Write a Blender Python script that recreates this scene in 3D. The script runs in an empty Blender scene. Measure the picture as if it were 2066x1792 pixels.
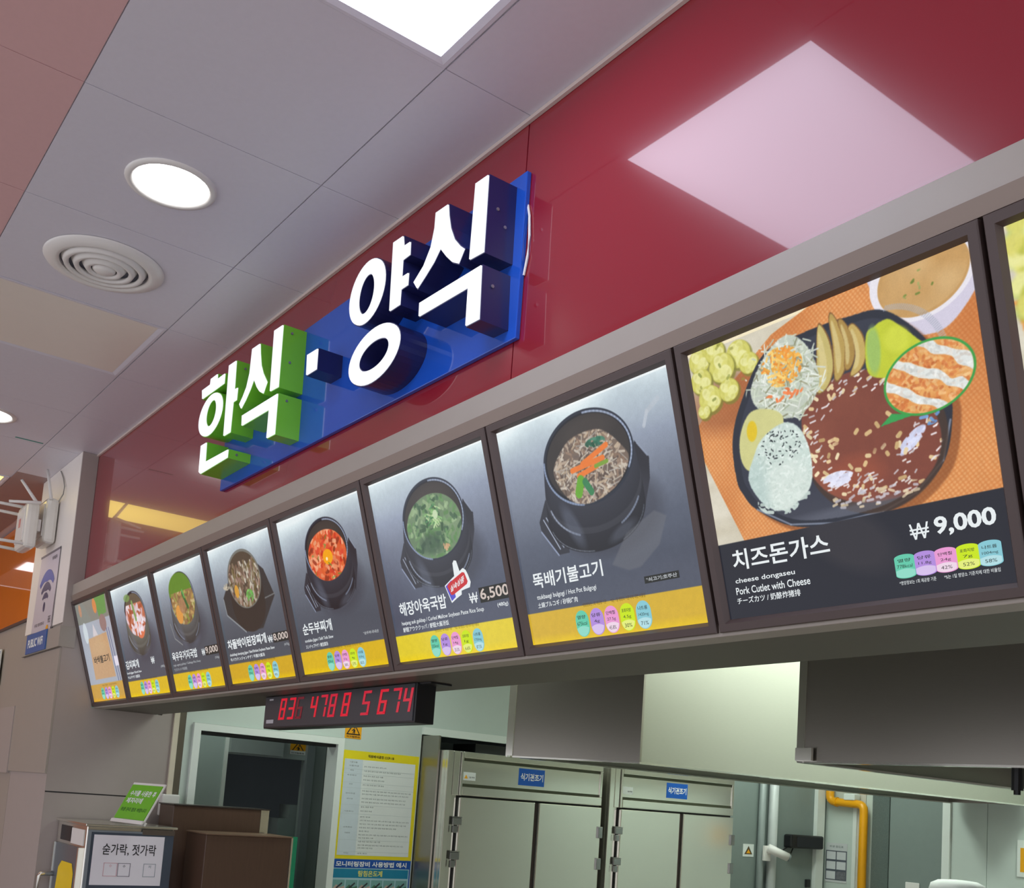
import bpy, math, random
import numpy as np
from mathutils import Vector, Matrix
random.seed(7)
C = bpy.context.scene.collection
SC = bpy.context.scene
EYE = 1.7            # camera height; every z below is written relative to the eye, and raised by EYE when built

# ------------------------------------------------------------------ camera, world, exposure
Rm = [[0.5930329, 0.8020874, 0.0704827], [-0.0509900, 0.1247722, -0.9908743], [-0.8035620, 0.5840272, 0.1148924]]
FPX = 2168.07
cd = bpy.data.cameras.new('camera'); cam = bpy.data.objects.new('camera', cd); C.objects.link(cam)
r_, u_, b_ = Vector(Rm[0]), -Vector(Rm[1]), -Vector(Rm[2])
cam.matrix_world = Matrix(((r_[0], u_[0], b_[0], 0), (r_[1], u_[1], b_[1], 0), (r_[2], u_[2], b_[2], EYE), (0, 0, 0, 1)))
cd.sensor_width = 36; cd.lens = FPX / 2066 * 36; cd.shift_y = 481.5 / 2066; cd.clip_start = .05; cd.clip_end = 100
SC.camera = cam
w = bpy.data.worlds.new('hall_ambient'); SC.world = w; w.use_nodes = True
bgn = w.node_tree.nodes['Background']; bgn.inputs[0].default_value = (.93, .93, 1.0, 1); bgn.inputs[1].default_value = 1.2
SC.view_settings.view_transform = 'Standard'; SC.view_settings.look = 'None'
SC.view_settings.exposure = 0; SC.view_settings.gamma = 1; SC.view_settings.use_curve_mapping = False
SC.cycles.use_denoising = True
SC.cycles.max_bounces = 7
SC.cycles.sample_clamp_indirect = 4

# ------------------------------------------------------------------ materials
def lin(c):
    return tuple((v / 255 / 12.92) if v / 255 <= .04045 else ((v / 255 + .055) / 1.055) ** 2.4 for v in c) + (1,)
MATS = {}
def mat(name, col, rough=.5, metal=0, spec=.5, var=.06, scale=18, emit=None, es=1, bump=0, aniso=None, coat=0):
    if name in MATS: return MATS[name]
    m = bpy.data.materials.new(name); m.use_nodes = True; nt = m.node_tree; p = nt.nodes['Principled BSDF']
    tc = nt.nodes.new('ShaderNodeTexCoord'); nz = nt.nodes.new('ShaderNodeTexNoise'); nz.inputs['Scale'].default_value = scale; nz.inputs['Detail'].default_value = 4
    mp = nt.nodes.new('ShaderNodeMapping'); nt.links.new(tc.outputs['Object'], mp.inputs[0]); nt.links.new(mp.outputs[0], nz.inputs['Vector'])
    if aniso: mp.inputs['Scale'].default_value = aniso
    mx = nt.nodes.new('ShaderNodeMix'); mx.data_type = 'RGBA'
    c = lin(col)
    mx.inputs[6].default_value = tuple(v * (1 - var) for v in c[:3]) + (1,)
    mx.inputs[7].default_value = tuple(min(1, v * (1 + var)) for v in c[:3]) + (1,)
    nt.links.new(nz.outputs['Fac'], mx.inputs[0]); nt.links.new(mx.outputs[2], p.inputs['Base Color'])
    p.inputs['Roughness'].default_value = rough; p.inputs['Metallic'].default_value = metal; p.inputs['Specular IOR Level'].default_value = spec
    if coat: p.inputs['Coat Weight'].default_value = coat; p.inputs['Coat Roughness'].default_value = .03
    if emit:
        p.inputs['Emission Color'].default_value = lin(emit); p.inputs['Emission Strength'].default_value = es
    if bump:
        bn = nt.nodes.new('ShaderNodeBump'); bn.inputs['Strength'].default_value = bump; bn.inputs['Distance'].default_value = .002
        nt.links.new(nz.outputs['Fac'], bn.inputs['Height']); nt.links.new(bn.outputs[0], p.inputs['Normal'])
    MATS[name] = m; return m
def glow(name, col, es=1.0):
    return mat(name, tuple(v * .35 for v in col), rough=.2, emit=col, es=es, var=.01)

CEIL = mat('ceiling_tile_paint', (218, 216, 226), rough=.42, spec=.45, scale=60, var=.03, bump=.05)
PINK = mat('pink_ceiling_paint', (220, 178, 178), rough=.42, spec=.45, scale=60, var=.03)
MAUVE = mat('mauve_ceiling_tile', (160, 140, 140), rough=.5, scale=40, var=.03)  # darker mauve tone for the border tiles beyond the column
RED = mat('red_gloss_panel', (140, 27, 42), rough=.22, spec=.26, var=.02, scale=3, coat=.9)
ORANGE = mat('orange_gloss_panel', (226, 122, 24), rough=.05, spec=.4, var=.12, scale=2)
BEIGE = mat('beige_grey_laminate', (160, 152, 142), rough=.5, var=.03)
GREIGE = mat('grey_laminate', (166, 156, 150), rough=.55, var=.03)
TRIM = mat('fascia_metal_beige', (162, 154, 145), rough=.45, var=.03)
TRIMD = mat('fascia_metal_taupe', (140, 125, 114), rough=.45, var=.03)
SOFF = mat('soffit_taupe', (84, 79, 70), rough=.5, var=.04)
BROWN = mat('frame_dark_brown', (76, 62, 59), rough=.4, var=.04)
GAP = mat('gap_black', (22, 20, 22), rough=.6)
WHITE = mat('white_paint', (238, 232, 226), rough=.45, var=.02)
WPLAS = mat('white_plastic', (232, 230, 226), rough=.3, var=.02)
BLUE = mat('sign_board_blue', (30, 84, 190), rough=.06, spec=.6, var=.03, scale=4)
GREEN = mat('letter_green', (124, 205, 58), rough=.3, var=.04)
NAVY = mat('letter_navy', (36, 38, 86), rough=.25, var=.05)
FACE = glow('letter_face_lit', (246, 248, 255), 1.02)
STEEL = mat('brushed_steel', (226, 224, 214), rough=.17, metal=.88, var=.05, scale=30, aniso=(1, 1, 22))
STEELS = mat('brushed_steel_side', (172, 172, 158), rough=.45, metal=.6, var=.05, scale=30, aniso=(1, 1, 22))  # paler, less metallic steel so the hood sides look lit
STEELD = mat('brushed_steel_hood', (160, 155, 146), rough=.30, metal=.93, var=.05, scale=30, aniso=(1, 1, 22))  # darker steel than the sides, deepening the dim hood fronts
DARK = mat('dark_recess', (30, 32, 32), rough=.6)
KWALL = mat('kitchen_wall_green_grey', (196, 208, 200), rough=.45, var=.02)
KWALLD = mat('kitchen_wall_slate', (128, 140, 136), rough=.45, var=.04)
KTRIM = mat('kitchen_trim_white', (225, 232, 226), rough=.35, var=.02)
BLACK = mat('black_plastic', (24, 25, 28), rough=.4, var=.05)
LEDF = mat('display_face_smoked', (70, 73, 78), rough=.3, spec=.3, var=.03)
SEGON = glow('led_segment_red', (222, 34, 56), .8)
SEGMID = glow('led_segment_mid_red', (190, 34, 56), 1.0)
SEGDIM = glow('led_segment_dim_red', (112, 34, 46), .8)
WOOD = mat('brown_laminate', (88, 66, 54), rough=.35, var=.16, scale=8, aniso=(1, 12, 1))
YEL = mat('yellow_print', (236, 218, 30), rough=.45, var=.02)
PAPER = mat('white_paper', (226, 232, 228), rough=.6, var=.02)
PAPERL = mat('notice_paper', (232, 228, 236), rough=.6, var=.02)
INK = mat('black_ink', (26, 26, 30), rough=.6)
INKG = mat('grey_ink', (120, 130, 132), rough=.6)
PBLUE = mat('poster_blue', (16, 82, 170), rough=.4)
PTEAL = mat('poster_teal', (20, 130, 165), rough=.4)
LBLUE = mat('label_blue', (10, 92, 190), rough=.4)
WINK = mat('white_ink', (240, 244, 246), rough=.5)
ORNG = mat('warning_orange', (240, 170, 20), rough=.45)
GRN = mat('green_print', (108, 186, 22), rough=.3, var=.05)
GPIPE = mat('gas_pipe_yellow', (236, 165, 10), rough=.35, var=.05)
FLOOR = mat('floor_tile', (170, 160, 150), rough=.4, var=.05)
CLOTH = mat('white_cotton', (236, 240, 236), rough=.8, var=.03)
SKIN = mat('skin', (205, 160, 130), rough=.5)

# ------------------------------------------------------------------ mesh building
class MB:
    def __init__(s): s.v = []; s.f = []; s.m = []
    def add(s, vs, fs, m=0):
        o = len(s.v); s.v += [tuple(p) for p in vs]; s.f += [tuple(i + o for i in f) for f in fs]; s.m += [m] * len(fs); return s
    def box(s, x0, x1, y0, y1, z0, z1, m=0):
        vs = [(x, y, z) for x in (x0, x1) for y in (y0, y1) for z in (z0, z1)]
        return s.add(vs, [(0, 1, 3, 2), (4, 6, 7, 5), (0, 4, 5, 1), (2, 3, 7, 6), (0, 2, 6, 4), (1, 5, 7, 3)], m)
    def prism(s, poly, fn0, fn1, m=0, caps=True):      # poly: 2-D outline, fn: 2-D -> 3-D
        n = len(poly); vs = [fn0(*p) for p in poly] + [fn1(*p) for p in poly]
        fs = [(i, (i + 1) % n, n + (i + 1) % n, n + i) for i in range(n)]
        if caps: fs += [tuple(range(n - 1, -1, -1)), tuple(range(n, 2 * n))]
        return s.add(vs, fs, m)
    def ring(s, o, i, fn0, fn1, m=0):
        n = len(o); vs = [fn0(*p) for p in o] + [fn0(*p) for p in i] + [fn1(*p) for p in o] + [fn1(*p) for p in i]; fs = []
        for k in range(n):
            j = (k + 1) % n
            fs += [(k, j, n + j, n + k), (2 * n + k, 3 * n + k, 3 * n + j, 2 * n + j), (k, 2 * n + k, 2 * n + j, j), (n + k, n + j, 3 * n + j, 3 * n + k)]
        return s.add(vs, fs, m)
    def tube(s, pts, r, n=10, m=0, r1=None):
        pts = [Vector(p) for p in pts]; vs = []; fs = []
        for k, p in enumerate(pts):
            d = (pts[min(k + 1, len(pts) - 1)] - pts[max(k - 1, 0)]).normalized()
            a = d.cross(Vector((0, 0, 1)));
            if a.length < .05: a = d.cross(Vector((1, 0, 0)))
            a.normalize(); b = d.cross(a); rr = r if r1 is None else r + (r1 - r) * k / (len(pts) - 1)
            vs += [p + (a * math.cos(t) + b * math.sin(t)) * rr for t in (2 * math.pi * q / n for q in range(n))]
        for k in range(len(pts) - 1):
            fs += [(k * n + q, k * n + (q + 1) % n, (k + 1) * n + (q + 1) % n, (k + 1) * n + q) for q in range(n)]
        fs += [tuple(range(n - 1, -1, -1)), tuple(range((len(pts) - 1) * n, len(pts) * n))]
        return s.add(vs, fs, m)
    def lathe(s, prof, cx, cy, n=40, m=0):              # prof: (radius, z) about a vertical axis
        vs = []; fs = []; k = len(prof)
        for q in range(n):
            t = 2 * math.pi * q / n
            vs += [(cx + r * math.cos(t), cy + r * math.sin(t), z) for r, z in prof]
        for q in range(n):
            a, b = q * k, ((q + 1) % n) * k
            fs += [(a + i, b + i, b + i + 1, a + i + 1) for i in range(k - 1)]
        return s.add(vs, fs, m)
def wloc(o):
    p = Vector((0, 0, 0))
    while o is not None: p += o.location; o = o.parent
    return p
def obj(name, mb, mats, parent=None, smooth=False, bevel=0, uv=None):
    if not isinstance(mats, (list, tuple)): mats = [mats]
    vs = [Vector((x, y, z + EYE)) for x, y, z in mb.v]
    o = bpy.data.objects.new(name, bpy.data.meshes.new(name)); C.objects.link(o)
    if parent is not None:
        o.parent = parent; off = wloc(parent)
    else:
        lo = [min(v[i] for v in vs) for i in range(3)]; hi = [max(v[i] for v in vs) for i in range(3)]
        off = Vector(((lo[0] + hi[0]) / 2, (lo[1] + hi[1]) / 2, lo[2])); o.location = off
    me = o.data; me.from_pydata([v - off for v in vs], [], mb.f)
    for m in mats: me.materials.append(m)
    for p, k in zip(me.polygons, mb.m): p.material_index = k; p.use_smooth = smooth
    if uv:
        ul = me.uv_layers.new(name='UVMap')
        for lp in me.loops: ul.data[lp.index].uv = uv[lp.vertex_index]
    me.update()
    if bevel:
        b = o.modifiers.new('edge', 'BEVEL'); b.width = bevel; b.segments = 2; b.limit_method = 'ANGLE'
    return o
def tag(o, label=None, cat=None, group=None, kind=None):
    for k, v in (('label', label), ('category', cat), ('group', group), ('kind', kind)):
        if v: o[k] = v
    return o
def thing(name, loc, label, cat, group=None):
    o = bpy.data.objects.new(name, None); C.objects.link(o); o.location = (loc[0], loc[1], loc[2] + EYE); o.empty_display_size = .05
    return tag(o, label, cat, group)
def struct(name, mb, mats, **k):
    return tag(obj(name, mb, mats, **k), kind='structure')
def dup(root, off, label, parent=None):
    c = root.copy(); C.objects.link(c)
    if parent is None: c.location = root.location + Vector(off); c['label'] = label
    else: c.parent = parent
    for ch in list(root.children): dup(ch, off, None, c)
    return c

# text: built-in font, glyph outlines filled flat, fitted to a box
TX = {}
def glyphs(body, off):
    k = (body, off)
    if k not in TX:
        cu = bpy.data.curves.new('t', 'FONT'); cu.body = body; cu.resolution_u = 3; cu.offset = off; cu.fill_mode = 'FRONT'
        ob = bpy.data.objects.new('t', cu); me = bpy.data.meshes.new_from_object(ob)
        v = np.array([tuple(p.co) for p in me.vertices])[:, :2] if len(me.vertices) else np.zeros((0, 2))
        TX[k] = (v, [tuple(p.vertices) for p in me.polygons])
        bpy.data.meshes.remove(me); bpy.data.objects.remove(ob); bpy.data.curves.remove(cu)
    return TX[k]
def text(mb, body, a0, b0, a1, b1, fn, off=.0, m=0, slant=0):
    """glyphs of body stretched into the box a0..a1 (along) x b0 (bottom)..b1 (top); fn(a, b) -> 3-D"""
    v, f = glyphs(body, off)
    if not len(v): return
    lo, hi = v.min(0), v.max(0); q = (v - lo) / np.maximum(hi - lo, 1e-6)
    mb.add([fn(a0 + x * (a1 - a0) + slant * y, b0 + y * (b1 - b0)) for x, y in q], f, m)
def fx(x, out=1):   # frame on a wall facing +x : along = y, up = z
    return lambda y, z: (x, y, z)
def fy(y):          # frame on a wall facing -y : along = x, up = z
    return lambda x, z: (x, y, z)

# ------------------------------------------------------------------ the setting
H = 1.58; WY = 1.325; XL = -5.42
struct('floor', MB().box(-10, 2.5, -3.2, 7.2, -1.75, -1.7), FLOOR)
ceil = struct('ceiling', MB().box(-10, 2.5, -3.2, 1.42, H + .0045, H + .1), CEIL)
SX = [-1.297 - .598 * k for k in range(-4, 15)]
SY = [1.0815 - .6 * k for k in range(0, 8)]
LIGHT_X = [.502, -1.89, -4.284 + .012, -6.68, -9.05]
lit_cells = set()
for i in range(len(SX) - 1):
    x0, x1 = SX[i + 1] + .0014, SX[i] - .0014
    xc = (x0 + x1) / 2
    rows = [(SY[0] + .003, WY - .001)] + [(SY[j + 1] + .0014, SY[j] - .0014) for j in range(len(SY) - 1)]
    for j, (y0, y1) in enumerate(rows):
        if y0 < -1.4: continue
        if j in (1, 2) and any(abs(xc - (lx + .299)) < .2 for lx in (-1.895 + 2.392, -1.895, -4.287, -6.679, -9.071)): continue
        mm = PINK if j >= 2 else (MAUVE if xc < -6.1 and j == 0 else CEIL)
        m_ = MB().box(x0, x1, y0, y1, H, H + .004)
        obj('ceiling_tile', m_, mm, ceil)
obj('edge_molding', MB().box(-5.42, 2.4, WY - .010, WY - .001, H - .010, H - .0005), mat('edge_molding_paint', (214, 196, 188), rough=.5), ceil)
# teal tape mark on the tile by the column
# red fascia wall behind the sign
wf = struct('wall_front', MB().box(-6.2, 2.4, WY + .012, WY + .11, .99, H + .05), GAP)
obj('red_panel', MB().box(-5.42, -1.912, WY, WY + .012, .86, H - .0005), RED, wf)
obj('red_panel', MB().box(-1.908, 2.4, WY, WY + .012, .86, H - .0005), RED, wf)
# column and side wall on the left
CY = 1.26
wl = struct('wall_left', MB().box(-6.21, XL, CY, WY + .1, -1.7, H), GREIGE)
obj('white_cladding', MB().box(-6.21, XL - .002, CY - .012, CY, .73, H - .001), WHITE, wl)
obj('cladding_return', MB().box(XL - .01, XL + .003, CY - .01, WY - .001, .714, H - .001), GREIGE, wl)
obj('ledge', MB().box(-6.21, XL + .006, CY - .02, WY - .01, .612, .714), BEIGE, wl)
obj('upper_panel', MB().box(-6.6, XL + .0005, CY - .010, CY - .0005, .004, .604), BEIGE, wl)
obj('lower_panel', MB().box(-7.2, XL - .004, CY + .002, CY + .03, -1.7, .004), mat('shadow_grey_laminate', (150, 140, 135), rough=.55, var=.03), wl)  # laminate darkened to carry the shade under the upper panel
obj('side_panel', MB().box(XL - .04, XL, WY + .1, 1.775, -.078, .335), GREIGE, wl)
obj('side_panel', MB().box(XL - .04, XL, WY + .1, 1.775, -1.7, -.084), GREIGE, wl)
obj('seam_line', MB().box(XL - .001, XL + .0008, CY, WY + .1, -.084, -.078), GAP, wl)
obj('seam_line', MB().box(XL - .03, XL - .004, WY + .1, 1.775, -.084, -.078), GAP, wl)
# lower partition and the orange fascia of the next counter, farther left
struct('wall_end_unseen', MB().box(-10.1, -10, -3.2, 1.4, -1.7, H), mat('far_wall_terracotta', (176, 112, 74), rough=.6, var=.1, scale=2))  # hall end out of view, added to warm and dim the gloss reflections
wfl = struct('wall_far_left', MB().box(-10, -6.215, CY, CY + .08, -1.7, .815), BEIGE)
obj('cap_strip', MB().box(-10, -6.215, CY - .012, CY + .085, .815, .83), BROWN, wfl)
obj('orange_panel', MB().box(-10, -6.215, WY + .05, WY + .07, .84, 1.575), ORANGE, wfl)
obj('backing', MB().box(-10, -6.215, WY + .07, WY + .12, -1.7, 1.6), BROWN, wfl)
obj('grey_panel', MB().box(-8.6, -6.24, CY - .014, CY, .352 - .36, .352), GREIGE, wfl)

# housing of the menu boards : fascia above, strip below, soffit running back over the counter
A = Vector((0, 1.287, .825)); Vd = Vector((0, .3009, -.9537)); Nd = Vector((0, -.9537, -.3009))
def MP(x, v, o=0):      # a point on the tilted menu plane: x along the wall, v down the slope, o out of the face
    p = A + Vd * v + Nd * o; return (x, p.y, p.z)
X0, X1 = XL + .004, 2.4
hp = [(WY + .012, .912), (1.285, .912), (1.285, .868), tuple(MP(0, -.03, -.055)[1:]), tuple(MP(0, .5, -.055)[1:]), (1.48, .345), (1.735, .34), (1.735, .985), (WY + .012, .985)]
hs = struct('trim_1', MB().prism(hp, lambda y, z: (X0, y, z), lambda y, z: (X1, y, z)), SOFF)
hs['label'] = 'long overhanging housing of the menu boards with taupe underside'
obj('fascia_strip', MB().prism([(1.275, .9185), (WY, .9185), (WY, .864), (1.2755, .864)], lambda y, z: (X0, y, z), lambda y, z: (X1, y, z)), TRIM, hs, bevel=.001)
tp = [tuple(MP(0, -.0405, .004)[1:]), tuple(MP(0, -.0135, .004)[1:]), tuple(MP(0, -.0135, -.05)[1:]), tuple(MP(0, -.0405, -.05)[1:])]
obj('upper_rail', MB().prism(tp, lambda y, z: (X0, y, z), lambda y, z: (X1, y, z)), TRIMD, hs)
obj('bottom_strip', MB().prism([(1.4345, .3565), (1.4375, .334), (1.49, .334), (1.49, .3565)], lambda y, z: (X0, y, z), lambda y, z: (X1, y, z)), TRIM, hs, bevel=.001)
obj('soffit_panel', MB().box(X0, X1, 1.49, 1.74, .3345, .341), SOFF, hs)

# ------------------------------------------------------------------ pictures on the menu boards (painted here, pixel by pixel)
PW, PH = .533, .475
class Pic:
    def __init__(s, w, h, seed):
        s.w, s.h = w, h; s.rng = np.random.RandomState(seed)
        s.U, s.V = np.meshgrid((np.arange(w) + .5) / w * PW, (np.arange(h) + .5) / h * PH); s.im = np.zeros((h, w, 3)); s.px = PW / w
    def noise(s, nx, ny):
        g = s.rng.rand(ny + 2, nx + 2); x = s.U / PW * nx; y = s.V / PH * ny; i = x.astype(int); j = y.astype(int); a = x - i; b = y - j; a = a * a * (3 - 2 * a); b = b * b * (3 - 2 * b)
        return (g[j, i] * (1 - a) + g[j, i + 1] * a) * (1 - b) + (g[j + 1, i] * (1 - a) + g[j + 1, i + 1] * a) * b
    def mix(s, m, c, k=1):
        m = (m * k)[..., None]; c = np.array(c, float)
        if c.ndim == 1: c = c / 255
        s.im = s.im * (1 - m) + c * m
    def ell(s, cx, cy, rx, ry, rot=0, soft=1.5):
        c, n = math.cos(rot), math.sin(rot); x = (s.U - cx) * c + (s.V - cy) * n; y = -(s.U - cx) * n + (s.V - cy) * c
        return np.clip(.5 - (np.sqrt((x / rx) ** 2 + (y / ry) ** 2) - 1) * min(rx, ry) / (s.px * soft), 0, 1)
    def poly(s, pts, soft=1):
        ins = np.zeros(s.U.shape, bool); n = len(pts)
        for k in range(n):
            (xa, ya), (xb, yb) = pts[k], pts[(k + 1) % n]
            if ya == yb: continue
            ins ^= ((s.V < ya) != (s.V < yb)) & (s.U < (xb - xa) * (s.V - ya) / (yb - ya) + xa)
        return s.blur(ins.astype(float), soft)
    def shape(s, pts, soft=2, k=7):
        n = len(pts); out = []
        for i in range(n):
            a, b, c, d = (np.array(pts[(i + j) % n]) for j in (-1, 0, 1, 2))
            for t in np.arange(k) / k: out.append(tuple(.5 * (2 * b + (c - a) * t + (2 * a - 5 * b + 4 * c - d) * t * t + (3 * b - a - 3 * c + d) * t ** 3)))
        return s.poly(out, soft)
    def blur(s, m, n=1):
        for _ in range(int(n)):
            q = np.pad(m, 1, mode='edge'); m = (q[:-2, 1:-1] + q[2:, 1:-1] + q[1:-1, :-2] + q[1:-1, 2:] + 2 * m) / 6
        return m
    def seg(s, xa, ya, xb, yb, w, col, k=1, wx=None):
        pad = w * 2 + s.px * 2
        i0, i1 = int(max(0, (min(xa, xb) - pad) / PW * s.w)), int(min(s.w, (max(xa, xb) + pad) / PW * s.w + 1))
        j0, j1 = int(max(0, (min(ya, yb) - pad) / PH * s.h)), int(min(s.h, (max(ya, yb) + pad) / PH * s.h + 1))
        if i1 <= i0 or j1 <= j0: return
        U, V = s.U[j0:j1, i0:i1], s.V[j0:j1, i0:i1]; dx, dy = xb - xa, yb - ya; L = dx * dx + dy * dy + 1e-12
        t = np.clip(((U - xa) * dx + (V - ya) * dy) / L, 0, 1); d = np.hypot(U - xa - t * dx, V - ya - t * dy)
        m = np.clip(.5 - (d - w) / (s.px * 1.4), 0, 1) * k
        if wx is not None: m = m * wx[j0:j1, i0:i1]
        s.im[j0:j1, i0:i1] = s.im[j0:j1, i0:i1] * (1 - m[..., None]) + np.array(col) / 255 * m[..., None]
    def line(s, pts, w, col, k=1, wx=None):
        for a, b in zip(pts[:-1], pts[1:]): s.seg(*a, *b, w, col, k, wx)
    def bits(s, n, reg, size, cols, lw=.3, k=.9, ang=None):      # scattered short strokes inside a mask
        js, iss = np.nonzero(reg > .5)
        if not len(js): return
        for q in s.rng.randint(0, len(js), n):
            x, y = s.U[0, iss[q]], s.V[js[q], 0]; a = s.rng.rand() * 6.28 if ang is None else ang + s.rng.randn() * .35
            L = size * (.5 + s.rng.rand()); c = np.array(cols[s.rng.randint(len(cols))]) + s.rng.randint(-14, 15)
            s.seg(x, y, x + math.cos(a) * L, y + math.sin(a) * L * .7, size * lw, np.clip(c, 0, 255), k, reg)
    def image(s, name):
        q = s.im.copy()
        for c in range(3): q[..., c] = s.blur(q[..., c], 1)
        gr = s.rng.randn(s.h, s.w); g2 = s.noise(60, 54) - .5
        s.im = q * (1 + .018 * s.blur(gr, 1)[..., None] + .03 * g2[..., None] * (q.std(-1) > .03)[..., None])
        im = bpy.data.images.new(name, s.w, s.h); a = np.ones((s.h, s.w, 4), np.float32); a[..., :3] = np.clip(s.im[::-1], 0, 1)
        im.pixels.foreach_set(a.ravel()); im.update(); im.pack(); return im
def ramp(t, stops):
    xs = [q[0] for q in stops]; return np.stack([np.interp(t, xs, [q[1][k] / 255 for q in stops]) for k in range(3)], -1)
def grey_bg(p, blue=0, yellow=(218, 178, 40)):
    n = p.noise(4, 5) - .5
    t = p.V + n * .035 + (p.U / PW - .4) * .02
    p.im = ramp(np.clip(t, 0, 1), [(0, (236, 246, 248)), (.012, (220, 234, 238)), (.04, (188, 202, 210)), (.10, (148, 158, 170 + blue)), (.17, (120, 128, 138 + blue)), (.26, (90, 97, 107 + blue)), (.34, (78, 84, 93 + blue)), (.4, (82, 87, 96 + blue))])
    p.mix((p.V < .0045).astype(float), (250, 255, 255), .8)  # bright top strip paints the backlight's edge-lighting over the print gradient
    yb = np.clip((p.V - .405) / p.px, 0, 1); p.mix(yb, yellow)
    p.mix(yb * np.clip((p.V - .455) / .02, 0, 1), (252, 216, 0), .55)
def pot(p, cx, cy, rx, ry, body=(44, 46, 54), tray=True, base=.300, inner=(58, 54, 52)):
    bx, by, brx, bry = cx - .004, base - .080, rx * 1.08, .080
    if tray:
        p.mix(p.poly([(cx - .15, .172), (cx - .182, .215), (cx - .180, .235), (cx - .135, .292), (cx - .1, .292), (cx - .1, .2)]), (52, 54, 62))
        p.mix(p.poly([(cx + .14, .112), (cx + .172, .150), (cx + .165, .19), (cx + .13, .26), (cx + .1, .2)]), (44, 45, 52))
        for q in (0, .010, .021): p.seg(cx - .167 + q, .212 - q * .3, cx - .128 + q * 1.2, .280 - q * .2, .0016, (176, 186, 206), .9)
        p.seg(cx - .18, .236, cx - .136, .292, .002, (150, 162, 190), .9)
        p.seg(cx + .146, .118, cx + .168, .146, .0018, (150, 160, 180), .8)
    p.mix(p.blur(p.ell(cx + .03, base - .07, rx * 1.15, .085, soft=26), 2), (60, 62, 72), .55)
    for t in np.linspace(1, 0, 16):
        sh = np.array(body) * (1.25 - .5 * t) + (14 if .5 < t < .62 else 0)
        p.mix(p.ell(cx + (bx - cx) * t, cy + (by - cy) * t, rx + (brx - rx) * math.sin(t * 1.6), ry + (bry - ry) * t), sh)
    ins = p.ell(bx, by, brx, bry)
    for t0, t1, rr, v in ((2.0, 2.9, .98, 150), (.45, 1.05, .98, 120)):
        pts = [(cx + (rx * 1.05) * rr * math.cos(q), cy + .062 + ry * math.sin(q)) for q in np.linspace(t0, t1, 12)]; p.line(pts, .0022, (v, v + 10, v + 30), .8)
        pts = [(bx + brx * .97 * math.cos(q), by + bry * .97 * math.sin(q)) for q in np.linspace(t0 - .3, t1, 12)]; p.line(pts, .0012, (v - 20, v - 12, v), .6)
    p.mix(p.ell(cx, cy, rx, ry), (44, 50, 62))
    p.mix(p.ell(cx, cy, rx - .006, ry - .006), (30, 32, 38))
    p.mix(p.ell(cx, cy, rx - .011, ry - .010), inner)
    p.mix(p.ell(cx - rx * .55, cy + ry * 1.35, .018, .05, -.5, 14), (104, 112, 130), .5); p.mix(p.ell(cx + rx * .5, cy + ry * 1.7, .04, .012, -.35, 10), (96, 102, 116), .5)
    pts = [(cx + (rx - .006) * math.cos(q), cy + (ry - .006) * math.sin(q)) for q in np.linspace(-1.5, .5, 24)]; p.line(pts, .0022, (168, 182, 208), .8)
    pts = [(cx + (rx - .002) * math.cos(q), cy + (ry - .002) * math.sin(q)) for q in np.linspace(1.8, 3.3, 24)]; p.line(pts, .0024, (140, 156, 186), .8)
    p.mix(p.ell(cx + .01, cy - ry * .55, rx * .55, ry * .3, soft=20), (84, 76, 70), .35)

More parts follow.
